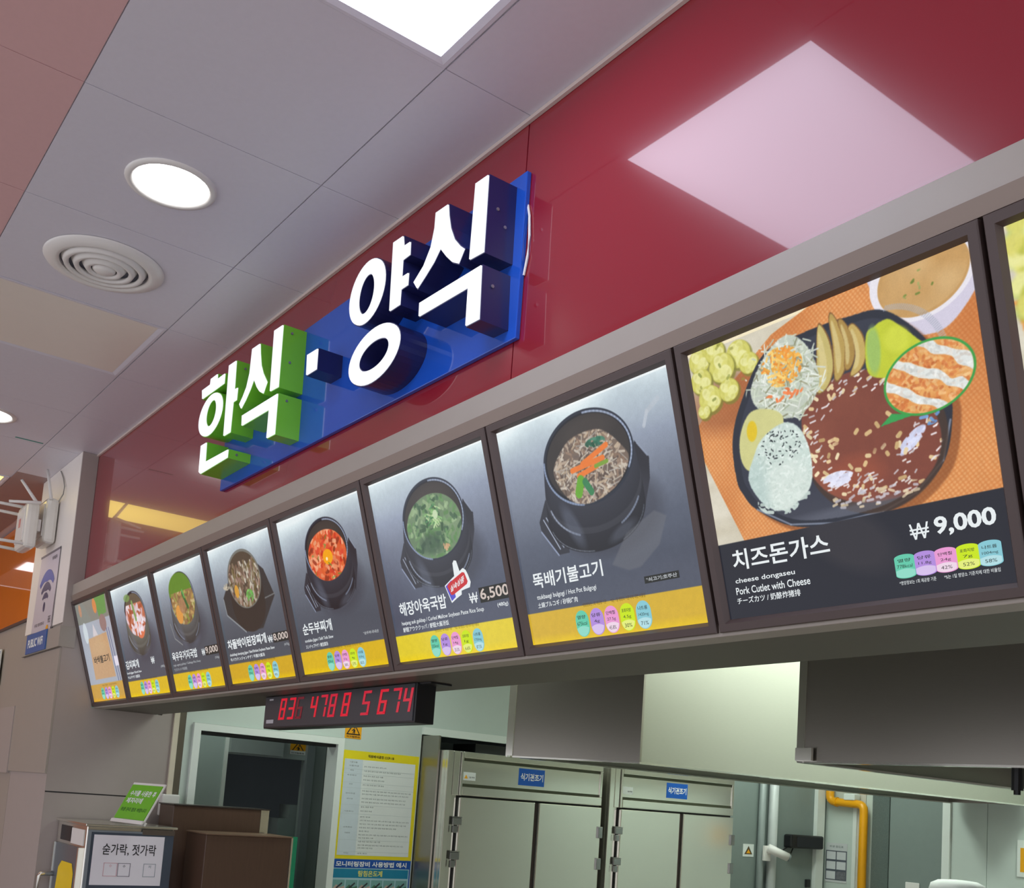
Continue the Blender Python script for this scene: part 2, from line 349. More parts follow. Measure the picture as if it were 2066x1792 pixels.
def pic_pork():
    p = Pic(720, 640, 3)
    g = p.noise(8, 30); p.im = ramp(g, [(0, (206, 198, 176)), (1, (226, 220, 202))])
    p.mix((p.V < .005).astype(float), (255, 240, 200), .8)
    mt = p.poly([(.185, .02), (.50, -.06), (.62, .34), (.063, .345), (-.02, .14), (.02, .11)])
    wv = (np.sin(p.U * 700 + p.V * 260) * np.sin(p.V * 760 - p.U * 160) > .1) * 1.0
    p.mix(mt, (218, 140, 76)); p.mix(mt * p.blur(wv, 1), (238, 174, 112), .75); p.mix(mt * np.clip((p.noise(5, 5) - .45) * 2, 0, 1), (188, 100, 40), .5)
    p.mix(p.ell(.075, .1, .1, .05, soft=40), (150, 86, 50), .6)
    # yellow flowers
    for x, y, r in ((.025, .018, .024), (.062, .012, .022), (.112, .030, .026), (.072, .042, .028), (.022, .052, .024), (.036, .086, .026), (.080, .082, .022), (.130, .050, .020), (.018, .104, .014)):
        p.mix(p.ell(x + .003, y + .004, r * 1.05, r * .95, 0, 4), (128, 126, 44), .8); p.mix(p.ell(x, y, r, r * .88, 0, 3), (206, 202, 96))
        for q in range(7):
            an = q * .9 + r * 90; p.mix(p.ell(x + math.cos(an) * r * .45, y + math.sin(an) * r * .40, r * .46, r * .34, an, 3), [(232, 230, 150), (218, 214, 112), (242, 240, 176)][q % 3], .75); p.mix(p.ell(x + math.cos(an) * r * .62, y + math.sin(an) * r * .58, r * .22, r * .10, an + 1.5, 3), (176, 172, 70), .22)
    p.bits(10, p.ell(.07, .05, .06, .05), .006, [(150, 150, 60), (120, 130, 50)], .4, .6)
    # soup bowl
    p.mix(p.shape([(.383, -.02), (.384, .035), (.395, .066), (.42, .09), (.452, .103), (.49, .1), (.533, .066), (.56, .02)], 2), (214, 208, 226))
    p.mix(p.ell(.458, .018, .086, .062, -.1), (236, 232, 240)); p.mix(p.ell(.459, .022, .074, .052, -.1), (200, 156, 96))
    p.mix(p.ell(.459, .022, .07, .048, -.1) * np.clip(p.noise(14, 12) * 1.6 - .5, 0, 1), (218, 182, 128), .7)
    p.bits(9, p.ell(.45, .03, .03, .02), .004, [(120, 140, 60), (150, 160, 90)], .4)
    # black plate
    sh = [(.066, .235), (.070, .17), (.10, .112), (.165, .045), (.25, .036), (.33, .038), (.395, .050), (.455, .115), (.474, .18), (.474, .225), (.452, .285), (.40, .325), (.34, .342), (.25, .345), (.165, .332), (.098, .292), (.075, .262)]
    p.mix(p.blur(p.shape([(x + .012, y + .012) for x, y in sh]), 8), (120, 62, 24), .6)
    p.mix(p.shape(sh, 2), (40, 44, 56)); ins = p.shape([(.27 + (x - .27) * .93, .19 + (y - .19) * .93) for x, y in sh], 2)
    p.mix(ins, (52, 56, 70)); p.mix(ins * np.clip((p.V - .26) / .08, 0, 1), (78, 80, 92), .6)
    p.line([(.10, .293), (.165, .330), (.25, .342), (.34, .339), (.40, .322), (.45, .284), (.470, .23)], .0016, (150, 160, 180), .7)
    for k in range(40):
        a = -1.5 + k * .035; p.seg(.385 + .09 * math.cos(a), .135 + .086 * math.sin(a), .389 + .095 * math.cos(a), .133 + .09 * math.sin(a), .0009, (170, 175, 190), .7)
    # cutlet
    ct = p.shape([(.215, .19), (.228, .152), (.29, .122), (.356, .126), (.41, .16), (.445, .205), (.452, .255), (.43, .295), (.38, .322), (.30, .318), (.245, .29), (.216, .245)], 4)
    p.mix(p.blur(p.ell(.34, .235, .125, .105), 4), (70, 50, 38), .85)
    p.mix(ct, (128, 68, 52)); p.mix(ct * np.clip(p.noise(7, 7) * 1.5 - .5, 0, 1), (158, 92, 68), .75); p.mix(ct * np.clip((.19 - p.V) / .08, 0, 1), (104, 50, 40), .5)
    p.mix(p.ell(.30, .275, .05, .03, soft=25), (168, 86, 58), .5)
    nut = ct * (1 - p.ell(.33, .2, .055, .045, soft=30) * .9)
    p.bits(52, nut, .0068, [(226, 200, 150), (200, 168, 116), (236, 220, 178)], .42, .95)
    p.bits(120, p.blur(ct, 14) * (1 - p.ell(.325, .215, .075, .06)), .007, [(232, 226, 222), (205, 196, 200), (240, 236, 240)], .2, .9, -.5)
    p.bits(26, p.ell(.27, .275, .03, .012), .012, [(224, 226, 246)], .3, .9, -.4); p.bits(20, p.ell(.405, .245, .03, .01, -.6), .012, [(214, 218, 244)], .3, .9, -.6)
    p.bits(14, p.ell(.44, .21, .02, .02), .008, [(110, 160, 220)], .3)
    # fries, pickle
    for pts, c in (([(.255, .130), (.264, .085), (.272, .045), (.279, .034), (.290, .060), (.292, .098), (.282, .122), (.268, .134)], (200, 184, 112)), ([(.292, .122), (.297, .07), (.297, .032), (.304, .026), (.316, .058), (.318, .095), (.306, .118)], (186, 156, 84)), ([(.312, .110), (.318, .075), (.312, .042), (.320, .040), (.332, .066), (.332, .094), (.322, .112)], (172, 138, 70)), ([(.320, .124), (.334, .098), (.333, .068), (.328, .055), (.338, .052), (.350, .074), (.350, .102), (.338, .120)], (198, 170, 96))):
        cx_, cy_ = np.mean(pts, 0); p.mix(p.shape([(cx_ + (x - cx_) * 1.16, cy_ + (y - cy_) * 1.05) for x, y in pts], 2), (128, 90, 46)); p.mix(p.shape(pts, 2), c); p.mix(p.shape([(cx_ - .002 + (x - cx_) * .45, cy_ + (y - cy_) * .8) for x, y in pts], 3), (222, 206, 146), .7)
    p.mix(p.shape([(.350, .128), (.356, .075), (.372, .066), (.385, .062), (.402, .066), (.438, .104), (.446, .118), (.41, .142), (.38, .145)], 3), (196, 206, 50)); p.mix(p.ell(.365, .1, .012, .035, .1, 6), (150, 190, 110), .8)
    p.mix(p.ell(.405, .095, .022, .018, .4, 12), (214, 222, 70), .8)
    p.mix(ins * p.ell(.30, .33, .14, .012, 0, 14), (104, 108, 122), .6); p.bits(12, p.ell(.34, .225, .07, .06) * ct, .006, [(232, 208, 160), (214, 184, 130)], .55, .95); p.bits(40, p.ell(.33, .312, .09, .016), .007, [(206, 204, 214), (222, 204, 170)], .3, .8, -.2)
    # salad
    sal = p.shape([(.125, .10), (.165, .05), (.215, .03), (.25, .06), (.262, .12), (.215, .16), (.15, .142)], 3)
    p.mix(sal, (196, 204, 190)); p.bits(90, np.clip(p.blur(p.ell(.196, .098, .082, .072), 2), 0, 1), .026, [(226, 232, 222), (196, 206, 188)], .05, .9); p.bits(240, p.blur(sal, 6), .022, [(232, 236, 226), (206, 216, 196), (176, 186, 160), (150, 150, 120)], .055, .9)
    p.bits(110, p.ell(.195, .075, .042, .032), .014, [(244, 176, 70), (236, 148, 52), (248, 204, 110)], .14, .95); p.bits(12, p.ell(.19, .12, .04, .01), .008, [(236, 120, 60)], .3)
    # egg + rice
    p.mix(p.shape([(.084, .21), (.088, .165), (.12, .13), (.172, .142), (.178, .17), (.11, .225)], 3), (210, 208, 140)); p.mix(p.ell(.115, .162, .011, .017, .2, 3), (228, 196, 32))
    rc = p.shape([(.092, .242), (.11, .205), (.135, .178), (.181, .164), (.21, .178), (.224, .215), (.222, .258), (.205, .285), (.153, .304), (.115, .285)], 3)
    p.mix(rc, (206, 222, 214)); p.bits(60, p.ell(.158, .285, .055, .026), .010, [(216, 230, 222), (200, 216, 208)], .3, .9); p.bits(420, p.blur(rc, 3), .006, [(226, 238, 232), (196, 214, 206), (214, 230, 222)], .3, .8)
    p.mix(rc * p.ell(.175, .27, .05, .045, .4, 30), (226, 236, 228), .5); p.mix(rc * p.ell(.10, .26, .03, .06, 0, 26), (176, 200, 196), .5); p.bits(70, p.ell(.165, .2, .045, .03), .003, [(40, 46, 50)], .3, .9)
    # speech bubble with the cut cutlet
    p.mix(p.poly([(.357, .213), (.379, .199), (.42, .209)], 1), (54, 160, 80)); p.mix(p.ell(.446, .162, .0745, .052, -.1), (60, 160, 70)); bb = p.ell(.446, .162, .0705, .0485, -.1)
    p.mix(bb, (226, 148, 76)); st = (p.U * .55 + p.V * -1.0)
    band = p.blur(((np.sin((p.V - p.U * .62) * 150 + p.noise(30, 30) * 1.9 - .4) > .30) * 1.0), 2); p.mix(bb * band, (228, 232, 228)); p.mix(bb * np.clip(p.noise(26, 26) * 1.8 - .8, 0, 1) * (1 - band), (240, 184, 110), .8); p.bits(220, bb * (band < .3), .007, [(238, 186, 116), (214, 120, 58), (196, 104, 50), (246, 200, 140)], .3, .6); p.bits(160, bb * (band > .6), .006, [(238, 240, 236), (210, 212, 208), (224, 216, 206)], .3, .7)
    # black caption bar
    bar = np.clip((p.V - .340) / p.px, 0, 1); p.mix(bar, (34, 36, 46)); p.mix(bar * p.ell(.27, .37, .09, .045, .5, 30), (62, 58, 62), .55)
    return p.image('print_pork_cutlet')
def pic_bulgogi():
    p = Pic(620, 552, 5); grey_bg(p, 6, (214, 176, 48)); pot(p, .278, .114, .137, .094, base=.303)
    fd = p.shape([(.17, .125), (.205, .085), (.25, .066), (.33, .07), (.385, .115), (.395, .145), (.35, .185), (.27, .204), (.205, .185)], 3)
    p.mix(fd, (120, 104, 92)); p.bits(420, fd, .015, [(176, 158, 140), (146, 122, 104), (200, 188, 172), (100, 86, 78), (190, 170, 146)], .16, .9)
    p.bits(90, fd, .02, [(206, 200, 186), (180, 174, 166)], .06, .8); p.bits(16, p.ell(.31, .09, .03, .01), .012, [(60, 120, 96), (44, 90, 70)], .3)
    for a, b in (((.228, .131), (.325, .124)), ((.246, .145), (.305, .136)), ((.262, .124), (.34, .102))): p.line([a, b], .0055, (232, 124, 52))
    p.line([(.25, .155), (.238, .178)], .011, (104, 168, 50)); p.line([(.262, .16), (.276, .182)], .008, (60, 130, 84)); p.line([(.30, .136), (.335, .133)], .004, (124, 160, 60))
    p.seg(.450, .092, .463, .068, .004, (200, 206, 214), .6); p.seg(.463, .068, .496, .052, .005, (190, 196, 204), .5)
    p.mix(p.poly([(.30, .335), (.355, .28), (.44, .25), (.47, .265), (.44, .315), (.38, .35), (.345, .352)], 6), (112, 114, 120), .5)
    return p.image('print_bulgogi')
def pic_haejang():
    p = Pic(520, 464, 8); grey_bg(p, 8, (228, 206, 48)); pot(p, .274, .136, .138, .099, base=.303); fd = p.ell(.273, .153, .122, .078)
    p.mix(fd, (134, 158, 122)); p.mix(fd * p.noise(9, 9), (84, 110, 80), .8); p.bits(170, fd, .016, [(96, 140, 84), (60, 92, 66), (150, 176, 132), (112, 150, 100)], .3, .75)
    p.mix(p.ell(.25, .195, .05, .026, 0, 16), (56, 80, 64), .7); p.bits(30, p.ell(.28, .13, .04, .03), .024, [(140, 190, 120), (70, 130, 80), (190, 216, 160)], .09); p.mix(p.ell(.289, .127, .011, .011), (196, 216, 176)); p.bits(8, p.ell(.31, .21, .02, .01), .008, [(210, 170, 130)], .4)
    return p.image('print_mallow_soup')
def pic_sundubu():
    p = Pic(440, 392, 11); grey_bg(p, 2, (220, 182, 36)); pot(p, .288, .123, .132, .09, base=.298); fd = p.ell(.287, .141, .117, .073)
    p.mix(fd, (214, 84, 46)); p.mix(fd * p.noise(9, 8), (236, 112, 70), .7); p.bits(170, fd, .014, [(240, 148, 104), (206, 60, 36), (246, 176, 136), (224, 100, 50), (150, 60, 34)], .42, .85)
    p.mix(p.ell(.290, .146, .030, .022), (246, 166, 24)); p.mix(p.ell(.283, .151, .006, .005), (255, 236, 200)); p.bits(10, fd, .014, [(120, 150, 70)], .15)
    return p.image('print_tofu_stew')
def pic_doenjang():
    p = Pic(360, 320, 14); grey_bg(p, 0, (212, 170, 40))
    p.mix(p.poly([(.065, .175), (.07, .235), (.205, .305), (.345, .305), (.477, .21), (.43, .12), (.37, .085), (.14, .12)], 2), (58, 58, 58)); p.line([(.065, .18), (.07, .235), (.205, .305)], .003, (140, 146, 150)); p.line([(.477, .205), (.36, .215), (.28, .25)], .002, (120, 122, 122))
    for t in np.linspace(1, 0, 12): p.mix(p.ell(.266, .131 + .08 * t, .134, .098), (56, 52, 48))
    p.mix(p.ell(.266, .131, .134, .098), (120, 122, 116)); fd = p.ell(.266, .133, .127, .092); p.mix(fd, (84, 74, 62)); p.bits(260, fd * (p.V > .07), .022, [(188, 180, 164), (160, 134, 120), (120, 100, 84), (206, 200, 184), (140, 112, 98), (104, 90, 56), (132, 118, 90)], .24, .85, 1.5)
    p.bits(24, p.ell(.29, .19, .03, .022), .014, [(104, 170, 84), (130, 190, 100)], .3); p.mix(p.ell(.19, .165, .017, .022), (214, 158, 66)); p.bits(14, p.ell(.11, .14, .03, .012), .016, [(190, 180, 160)], .2)
    return p.image('print_beef_doenjang')
def pic_gukbap():
    p = Pic(320, 288, 17); grey_bg(p, 0, (222, 186, 40)); pot(p, .258, .128, .131, .1, body=(78, 80, 80), tray=False, base=.300, inner=(88, 82, 60)); fd = p.ell(.258, .14, .122, .088)
    p.mix(p.ell(.25, .1, .12, .07) * (p.V < .115), (98, 138, 50)); p.mix(fd * (p.V > .1), (150, 118, 80)); p.bits(120, fd * (p.V > .1), .018, [(186, 150, 90), (130, 98, 66), (200, 180, 130), (150, 160, 80)], .3, .8)
    p.mix(p.ell(.20, .185, .034, .036), (222, 156, 78)); p.mix(p.ell(.245, .155, .035, .03), (172, 128, 96), .8); p.line([(.268, .11), (.30, .165)], .009, (66, 104, 60)); p.line([(.27, .1), (.282, .125)], .006, (100, 170, 90)); p.line([(.08, .21), (.10, .27), (.17, .30)], .002, (150, 152, 152))
    return p.image('print_beef_gukbap')
def pic_kimchi():
    p = Pic(300, 268, 20); grey_bg(p, 2, (222, 186, 44)); pot(p, .272, .127, .134, .094, body=(88, 90, 84), tray=False, base=.305, inner=(104, 94, 76)); fd = p.ell(.27, .138, .124, .084)
    p.mix(fd * (p.V > .085), (196, 120, 92)); p.mix(p.ell(.30, .185, .06, .05), (222, 122, 86)); p.bits(70, fd * (p.V > .085), .03, [(232, 214, 222), (222, 190, 196), (236, 228, 238), (176, 96, 70)], .28, .9); p.line([(.255, .08), (.27, .15)], .011, (132, 164, 96)); p.mix(p.ell(.2, .055, .04, .016), (124, 160, 92), .8)
    return p.image('print_kimchi_stew')
def pic_bossam():
    p = Pic(300, 268, 23); p.im[:] = np.array((170, 176, 188)) / 255; p.mix((p.V < .1).astype(float), (134, 136, 128)); p.mix(p.poly([(.325, 0), (.49, 0), (.47, .08), (.35, .09)], 2), (104, 152, 84)); p.mix(p.ell(.31, .035, .03, .034), (214, 140, 84)); p.mix(p.ell(.07, .035, .022, .03), (186, 140, 112))
    p.mix(p.ell(.09, .145, .035, .05), (206, 216, 222)); p.mix(p.poly([(.2, .17), (.23, .11), (.28, .17)], 2), (212, 204, 208)); p.mix(p.ell(.39, .12, .05, .04), (150, 124, 120))
    p.mix(p.poly([(.115, .175), (.412, .165), (.425, .37), (.10, .37)], 1), (198, 160, 122)); p.mix(p.ell(.27, .22, .13, .04, soft=20), (206, 172, 130), .6)
    for q in (.455, .485): p.line([(q - .03, .15), (q, .39)], .004, (92, 100, 140)); 
    p.mix(p.poly([(.445, .28), (.53, .28), (.53, .325), (.45, .325)]), (226, 222, 236)); p.mix(np.clip((p.V - .392) / p.px, 0, 1), (204, 160, 72)); p.mix(np.clip((p.V - .455) / .02, 0, 1), (238, 176, 20), .7)
    return p.image('print_packaged_set')

def print_mat(name, im, es=.92):
    m = bpy.data.materials.new(name); m.use_nodes = True; nt = m.node_tree; p = nt.nodes['Principled BSDF']
    t = nt.nodes.new('ShaderNodeTexImage'); t.image = im; t.extension = 'EXTEND'
    d = nt.nodes.new('ShaderNodeMix'); d.data_type = 'RGBA'; d.inputs[0].default_value = .95; d.inputs[7].default_value = (.01, .01, .01, 1)
    nt.links.new(t.outputs['Color'], d.inputs[6]); nt.links.new(d.outputs[2], p.inputs['Base Color']); nt.links.new(t.outputs['Color'], p.inputs['Emission Color'])
    p.inputs['Emission Strength'].default_value = es; p.inputs['Roughness'].default_value = .09; p.inputs['Specular IOR Level'].default_value = .22
    return m
def lit_ink(name, c, es=.9):
    if name in MATS: return MATS[name]
    m = mat(name, tuple(v * .2 for v in c), rough=.3, spec=.2, emit=c, es=es, var=.01); return m
LW = lit_ink('backlit_white', (240, 246, 248)); LG = lit_ink('backlit_grey_text', (176, 180, 184)); LP = lit_ink('backlit_price', (214, 200, 192)); LK = lit_ink('backlit_dark', (48, 50, 48)); LBR = lit_ink('backlit_brown_text', (96, 72, 20))
PILL = [lit_ink('pill_mint', (104, 208, 176)), lit_ink('pill_violet', (184, 146, 228)), lit_ink('pill_pink', (240, 160, 216)), lit_ink('pill_lime', (208, 238, 30)), lit_ink('pill_sky', (140, 206, 218))]
PILL2 = [lit_ink('pill_mint_pale', (150, 226, 206)), lit_ink('pill_violet_pale', (222, 200, 244)), lit_ink('pill_pink_pale', (246, 222, 240)), lit_ink('pill_lime_pale', (236, 246, 130)), lit_ink('pill_sky_pale', (186, 230, 236))]
LRED = lit_ink('sticker_red', (208, 62, 66)); LVIO = lit_ink('sticker_violet', (92, 92, 206))
NUT = ['열량', '당류', '단백질', '포화지방', '나트륨']

def board(k, im, label, texts, pills, pw, ph, vals, caption=True, sticker=None, cv=.439, rx=1.0):
    cx = -1.051 - .5835 * (8 - k); L = cx - PW / 2
    P = lambda u, v, o=0: MP(L + u, v + .010, o)
    b = MP(cx, .5, 0)
    t = thing('menu_lightbox', (b[0], b[1], b[2]), label, 'menu board', 'backlit menu boards over the counter')
    m = MB()                                           # mitred frame: outer lip, bevelled inner edge, back
    def loop(d, o): return [MP(x, v, o) for x, v in ((L - d, .010 - min(d, .0225)), (L + PW + d, .010 - min(d, .0225)), (L + PW + d, .485 + d), (L - d, .485 + d))]
    ls = [loop(.0215, -.045), loop(.0215, .008), loop(.0195, .0105), loop(.006, .0105), loop(0, .001), loop(-.002, -.004)]
    vs = [p for l in ls for p in l]; fs = [(q * 4 + i, q * 4 + (i + 1) % 4, q * 4 + 4 + (i + 1) % 4, q * 4 + 4 + i) for q in range(len(ls) - 1) for i in range(4)]
    obj('frame', m.add(vs, fs), BROWN, t)
    obj('print', MB().add([P(0, 0), P(PW, 0), P(PW, PH), P(0, PH)], [(0, 3, 2, 1)]), print_mat('backlit_print', im), t, uv=[(0, 1), (1, 1), (1, 0), (0, 0)])
    F = lambda o: (lambda a, b: P(a, -b, o))
    for body, u0, v0, u1, v1, off, mi in texts:
        m = MB(); text(m, body, u0, -v0, u1, -v1, F(.0008), off, 0); obj('lettering', m, [LW, LG, LP, LK, LBR][mi], t)
    if caption:
        m = MB(); m2 = MB(); text(m, '*영양정보는 1회 제공량 기준', pills[0] + .008, -(cv - ph / 2 - .006), pills[2] - .008, -(cv - ph / 2 - .014), F(.0008), 0); text(m2, '*%는 1일 영양소 기준치에 대한 비율임', pills[2] + .004, -(cv - ph / 2 - .006), pills[4] + .012, -(cv - ph / 2 - .014), F(.0008), 0)
        obj('caption', m, LBR, t); obj('caption', m2, LBR, t)
    for q, u in enumerate(pills):
        r = pw / 2; n = 10; rv = r * rx
        out = [(u + r * math.cos(a), cv + (ph / 2 - rv) * sy + rv * math.sin(a)) for sy, a0 in ((1, 0), (-1, 3.1416)) for a in np.linspace(a0, a0 + 3.1416, 2 * n)]
        m = MB().prism(out, lambda a, b: P(a, b, .0012), lambda a, b: P(a, b, .0003), 0)
        low = [(a, max(b, cv + ph * .18 - (ph * .08) * (1 - ((a - u) / (pw / 2)) ** 2))) for a, b in out]
        low = [(u + (a - u) * .94, cv + (b - cv) * .95) for a, b in low]
        m.add([P(a, b, .0016) for a, b in low], [tuple(range(len(low)))], 1)
        text(m, NUT[q], u - pw * .33, -(cv - ph * .18), u + pw * .33, -(cv - ph * .32), F(.002), .01, 2)
        text(m, vals[q][0], u - pw * (.14 + .035 * len(vals[q][0])), -(cv + ph * .06), u + pw * (.14 + .035 * len(vals[q][0])), -(cv - ph * .08), F(.002), 0, 2)
        if vals[q][1]: text(m, vals[q][1], u - pw * .26, -(cv + ph * .36), u + pw * .26, -(cv + ph * .22), F(.002), 0, 2)
        obj('nutrition_pill', m, [PILL[q], PILL2[q], LK], t)
    if sticker: sticker(t, P, F)
    return t
def price_sticker(u0, v0, u1, v1, price, ti=2, dark=True):
    def go(t, P, F):
        m = MB()
        if dark: m.add([P(u0 - .004, v0 + .003, .0006), P(u1 + .004, v0 + .003, .0006), P(u1 + .004, v1 - .003, .0006), P(u0 - .004, v1 - .003, .0006)], [(0, 1, 2, 3)], 1)
        text(m, price, u0, -v0, u1, -v1, F(.0012), .018, 0); obj('price_sticker', m, [LP, LK], t)
    return go
def s6(t, P, F):
    price_sticker(.418, .357, .531, .327, '6,500')(t, P, F)
    m = MB()
    hand = [(.278, .302), (.312, .289), (.326, .284), (.328, .253), (.335, .247), (.343, .249), (.350, .276), (.366, .270), (.376, .276), (.382, .288), (.388, .306), (.381, .318), (.36, .320), (.344, .322), (.342, .331), (.318, .338), (.296, .346)]
    m.prism(hand, lambda a, b: P(a, b, .0018), lambda a, b: P(a, b, .0003), 0)
    m.add([P(a, b, .0021) for a, b in [(.282, .304), (.311, .292), (.318, .334), (.298, .342)]], [(0, 1, 2, 3)], 2)
    red = [(.289, .305), (.298, .298), (.362, .279), (.371, .281), (.379, .303), (.374, .309), (.309, .328), (.300, .327)]
    m.add([P(a, b, .0024) for a, b in red], [tuple(range(len(red)))], 1)
    text(m, '실속상품', -.034, -.0085, .034, .0085, lambda a, b: P(.334 + a * .955 + b * .3, .304 - a * .28 - b * .95, .0027), .02, 0)
    obj('promotion_sticker', m, [LW, LRED, LVIO], t)
T = lambda *a: a
board(8, pic_pork(), 'menu board of pork cutlet on a black plate with white nine thousand won price', [
    T('치즈돈가스', .028, .390, .234, .354, .018, 0), T('₩', .380, .391, .412, .367, .0, 0), T('9,000', .421, .393, .517, .363, .03, 0), T('cheese dongaseu', .027, .415, .158, .404, .012, 0), T('Pork Cutlet with Cheese', .025, .433, .186, .420, .012, 0), T('チーズカツ / 奶酪炸猪排', .024, .450, .163, .438, .012, 0),
    T('*영양정보는 1회 제공량 기준', .350, .456, .412, .450, 0, 0), T('*%는 1일 영양소 기준치에 대한 비율임', .425, .456, .512, .450, 0, 0)],
    [.364, .398, .432, .467, .501], .0345, .037, [('778kcal', ''), ('11.8g', ''), ('24g', '42%'), ('7g', '52%'), ('1004mg', '58%')], caption=False, cv=.428, rx=.32)
board(7, pic_bulgogi(), 'menu board of a steep black pot of beef with carrot strips, without a price', [
    T('뚝배기불고기', .040, .353, .270, .319, .018, 0), T('ttukbaegi bulgogi / Hot Pot Bulgogi', .044, .380, .242, .367, .008, 0), T('土鍋プルコギ / 砂锅烤肉', .043, .396, .178, .384, .01, 0), ],
    [.181, .228, .273, .320, .367],  .041, .056, [('675kcal', ''), ('4g', ''), ('27.5g', '45.8%'), ('4.5g', '30%'), ('1420mg', '71%')], cv=.443,
    sticker=lambda t, P, F: (lambda m: (m.add([P(.384, .384, .0006), P(.478, .384, .0006), P(.478, .370, .0006), P(.384, .370, .0006)], [(0, 1, 2, 3)], 1), text(m, '*쇠고기:호주산', .389, -.381, .473, -.373, F(.0012), .03, 0), obj('price_sticker', m, [LG, LK], t)))(MB()))
board(6, pic_haejang(), 'menu board of green mallow soup with a thumbs up sticker and 6,500 won price', [
    T('해장아욱국밥', .046, .356, .271, .320, .018, 0), T('₩', .371, .357, .406, .332, .0, 0), T('(480g)', .478, .378, .520, .367, .01, 0), T('haejang auk gukbap / Curled Mallow Soybean Paste Rice Soup', .045, .382, .422, .369, .008, 0), T('解酲アウククッパ / 解酲大酱汤饭', .046, .398, .266, .385, .01, 0)],
    [.187, .235, .282, .329, .378],  .041, .056, [('335kcal', ''), ('1g', ''), ('14g', '25.5%'), ('1g', '6.6%'), ('1750mg', '87.5%')], sticker=s6, cv=.445)
board(5, pic_sundubu(), 'menu board of bright red tofu stew with an egg yolk', [
    T('순두부찌개', .046, .355, .238, .320, .018, 0), T('sundubu jjigae / Soft Tofu Stew', .047, .380, .235, .368, .008, 0), T('スンドゥブチゲ / 嫩豆腐汤', .046, .397, .193, .385, .01, 0), T('*순두부:국내산', .414, .385, .502, .376, .03, 1)],
    [.190, .238, .285, .333, .381],  .041, .056, [('420kcal', ''), ('3g', ''), ('21g', '38%'), ('4g', '27%'), ('1610mg', '80.5%')], cv=.445)
board(4, pic_doenjang(), 'menu board of soybean paste stew with beef and mushrooms in a six sided tray', [
    T('차돌박이된장찌개', .024, .354, .353, .320, .025, 0), T('₩', .366, .356, .402, .332, .0, 0), T('(470g)', .480, .376, .520, .366, .01, 1), T('chadolbagi doenjang jjigae / Beef Brisket Soybean Paste Stew', .027, .380, .404, .368, .008, 0), T('牛バラテンジャンチゲ / 牛腩大酱汤', .026, .396, .318, .384, .01, 0)],
    [.180, .231, .280, .329, .381],  .041, .056, [('510kcal', ''), ('5g', ''), ('29g', '52%'), ('9g', '60%'), ('1800mg', '90%')], sticker=price_sticker(.410, .356, .520, .330, '8,000'), cv=.445)
board(3, pic_gukbap(), 'menu board of brown rice soup with a half green bowl and 9,000 won price', [
    T('육우우거지국밥', .032, .356, .304, .321, .018, 0), T('₩', .352, .355, .384, .330, .0, 0), T('(520g)', .470, .376, .51, .366, .01, 1), T('yugu ugeoji gukbap / Cabbage Rice Soup', .026, .378, .322, .367, .008, 1), T('ウゴジクッパ / 牛肉汤饭', .026, .396, .17, .384, .01, 1)],
    [.176, .224, .272, .320, .369],  .041, .056, [('480kcal', ''), ('4g', ''), ('25g', '45%'), ('5g', '33%'), ('1700mg', '85%')], sticker=price_sticker(.392, .354, .512, .326, '9,000'), cv=.445)
board(2, pic_kimchi(), 'menu board of kimchi stew topped with pale pork slices', [
    T('김치찌개', .016, .352, .193, .315, .018, 0), T('₩', .357, .348, .400, .318, .0, 0), T('(480g)', .462, .372, .52, .360, .01, 1), T('kimchi jjigae / Kimchi Stew', .012, .376, .21, .364, .012, 0), T('キムチチゲ / 泡菜汤', .014, .394, .175, .381, .012, 0)],
    [.181, .230, .277, .324, .373],  .041, .056, [('450kcal', ''), ('6g', ''), ('22g', '40%'), ('6g', '40%'), ('1900mg', '95%')], cv=.442)
board(1, pic_bossam(), 'menu board of a packaged set with brown card, at the column end of the row', [
    T('바싹불고기', .140, .298, .385, .262, .02, 3)],
    [.180, .238, .292, .345, .400], .048, .056, [('390kcal', ''), ('8g', ''), ('18g', '33%'), ('4g', '27%'), ('1200mg', '60%')], cv=.440)
def pic_next():
    p = Pic(300, 268, 29); g = p.noise(8, 30); p.im = ramp(g, [(0, (206, 198, 176)), (1, (226, 220, 202))])
    mt = p.poly([(.0, .10), (.5, .05), (.55, .34), (.06, .34), (.02, .2)]); p.mix(mt, (222, 140, 66)); p.mix(mt * p.blur((np.sin(p.U * 700) * np.sin(p.V * 760) > .1) * 1.0), (240, 170, 96), .7)
    for _ in range(70):
        c = [(222, 216, 110), (240, 238, 160), (184, 186, 66), (196, 210, 120)][p.rng.randint(4)]; p.mix(p.ell(p.rng.rand() * .13, p.rng.rand() * .12, .016, .012, p.rng.rand() * 3, 3), c, .85)
    p.mix(p.ell(.29, .2, .19, .14), (44, 48, 60)); p.mix(p.ell(.3, .2, .12, .09), (210, 150, 80)); p.bits(80, p.ell(.3, .2, .12, .09), .012, [(236, 190, 110), (180, 110, 50)], .4); p.mix(np.clip((p.V - .34) / p.px, 0, 1), (34, 36, 46))
    return p.image('print_cutlet_next')
board(9, pic_next(), 'menu board with yellow flowers cut off by the right picture edge', [T('돈가스', .028, .390, .16, .354, .03, 0)], [.364, .398, .432, .467, .501], .0345, .037, [('820kcal', ''), ('9g', ''), ('30g', '55%'), ('8g', '53%'), ('1100mg', '55%')], caption=False, cv=.428, rx=.32)

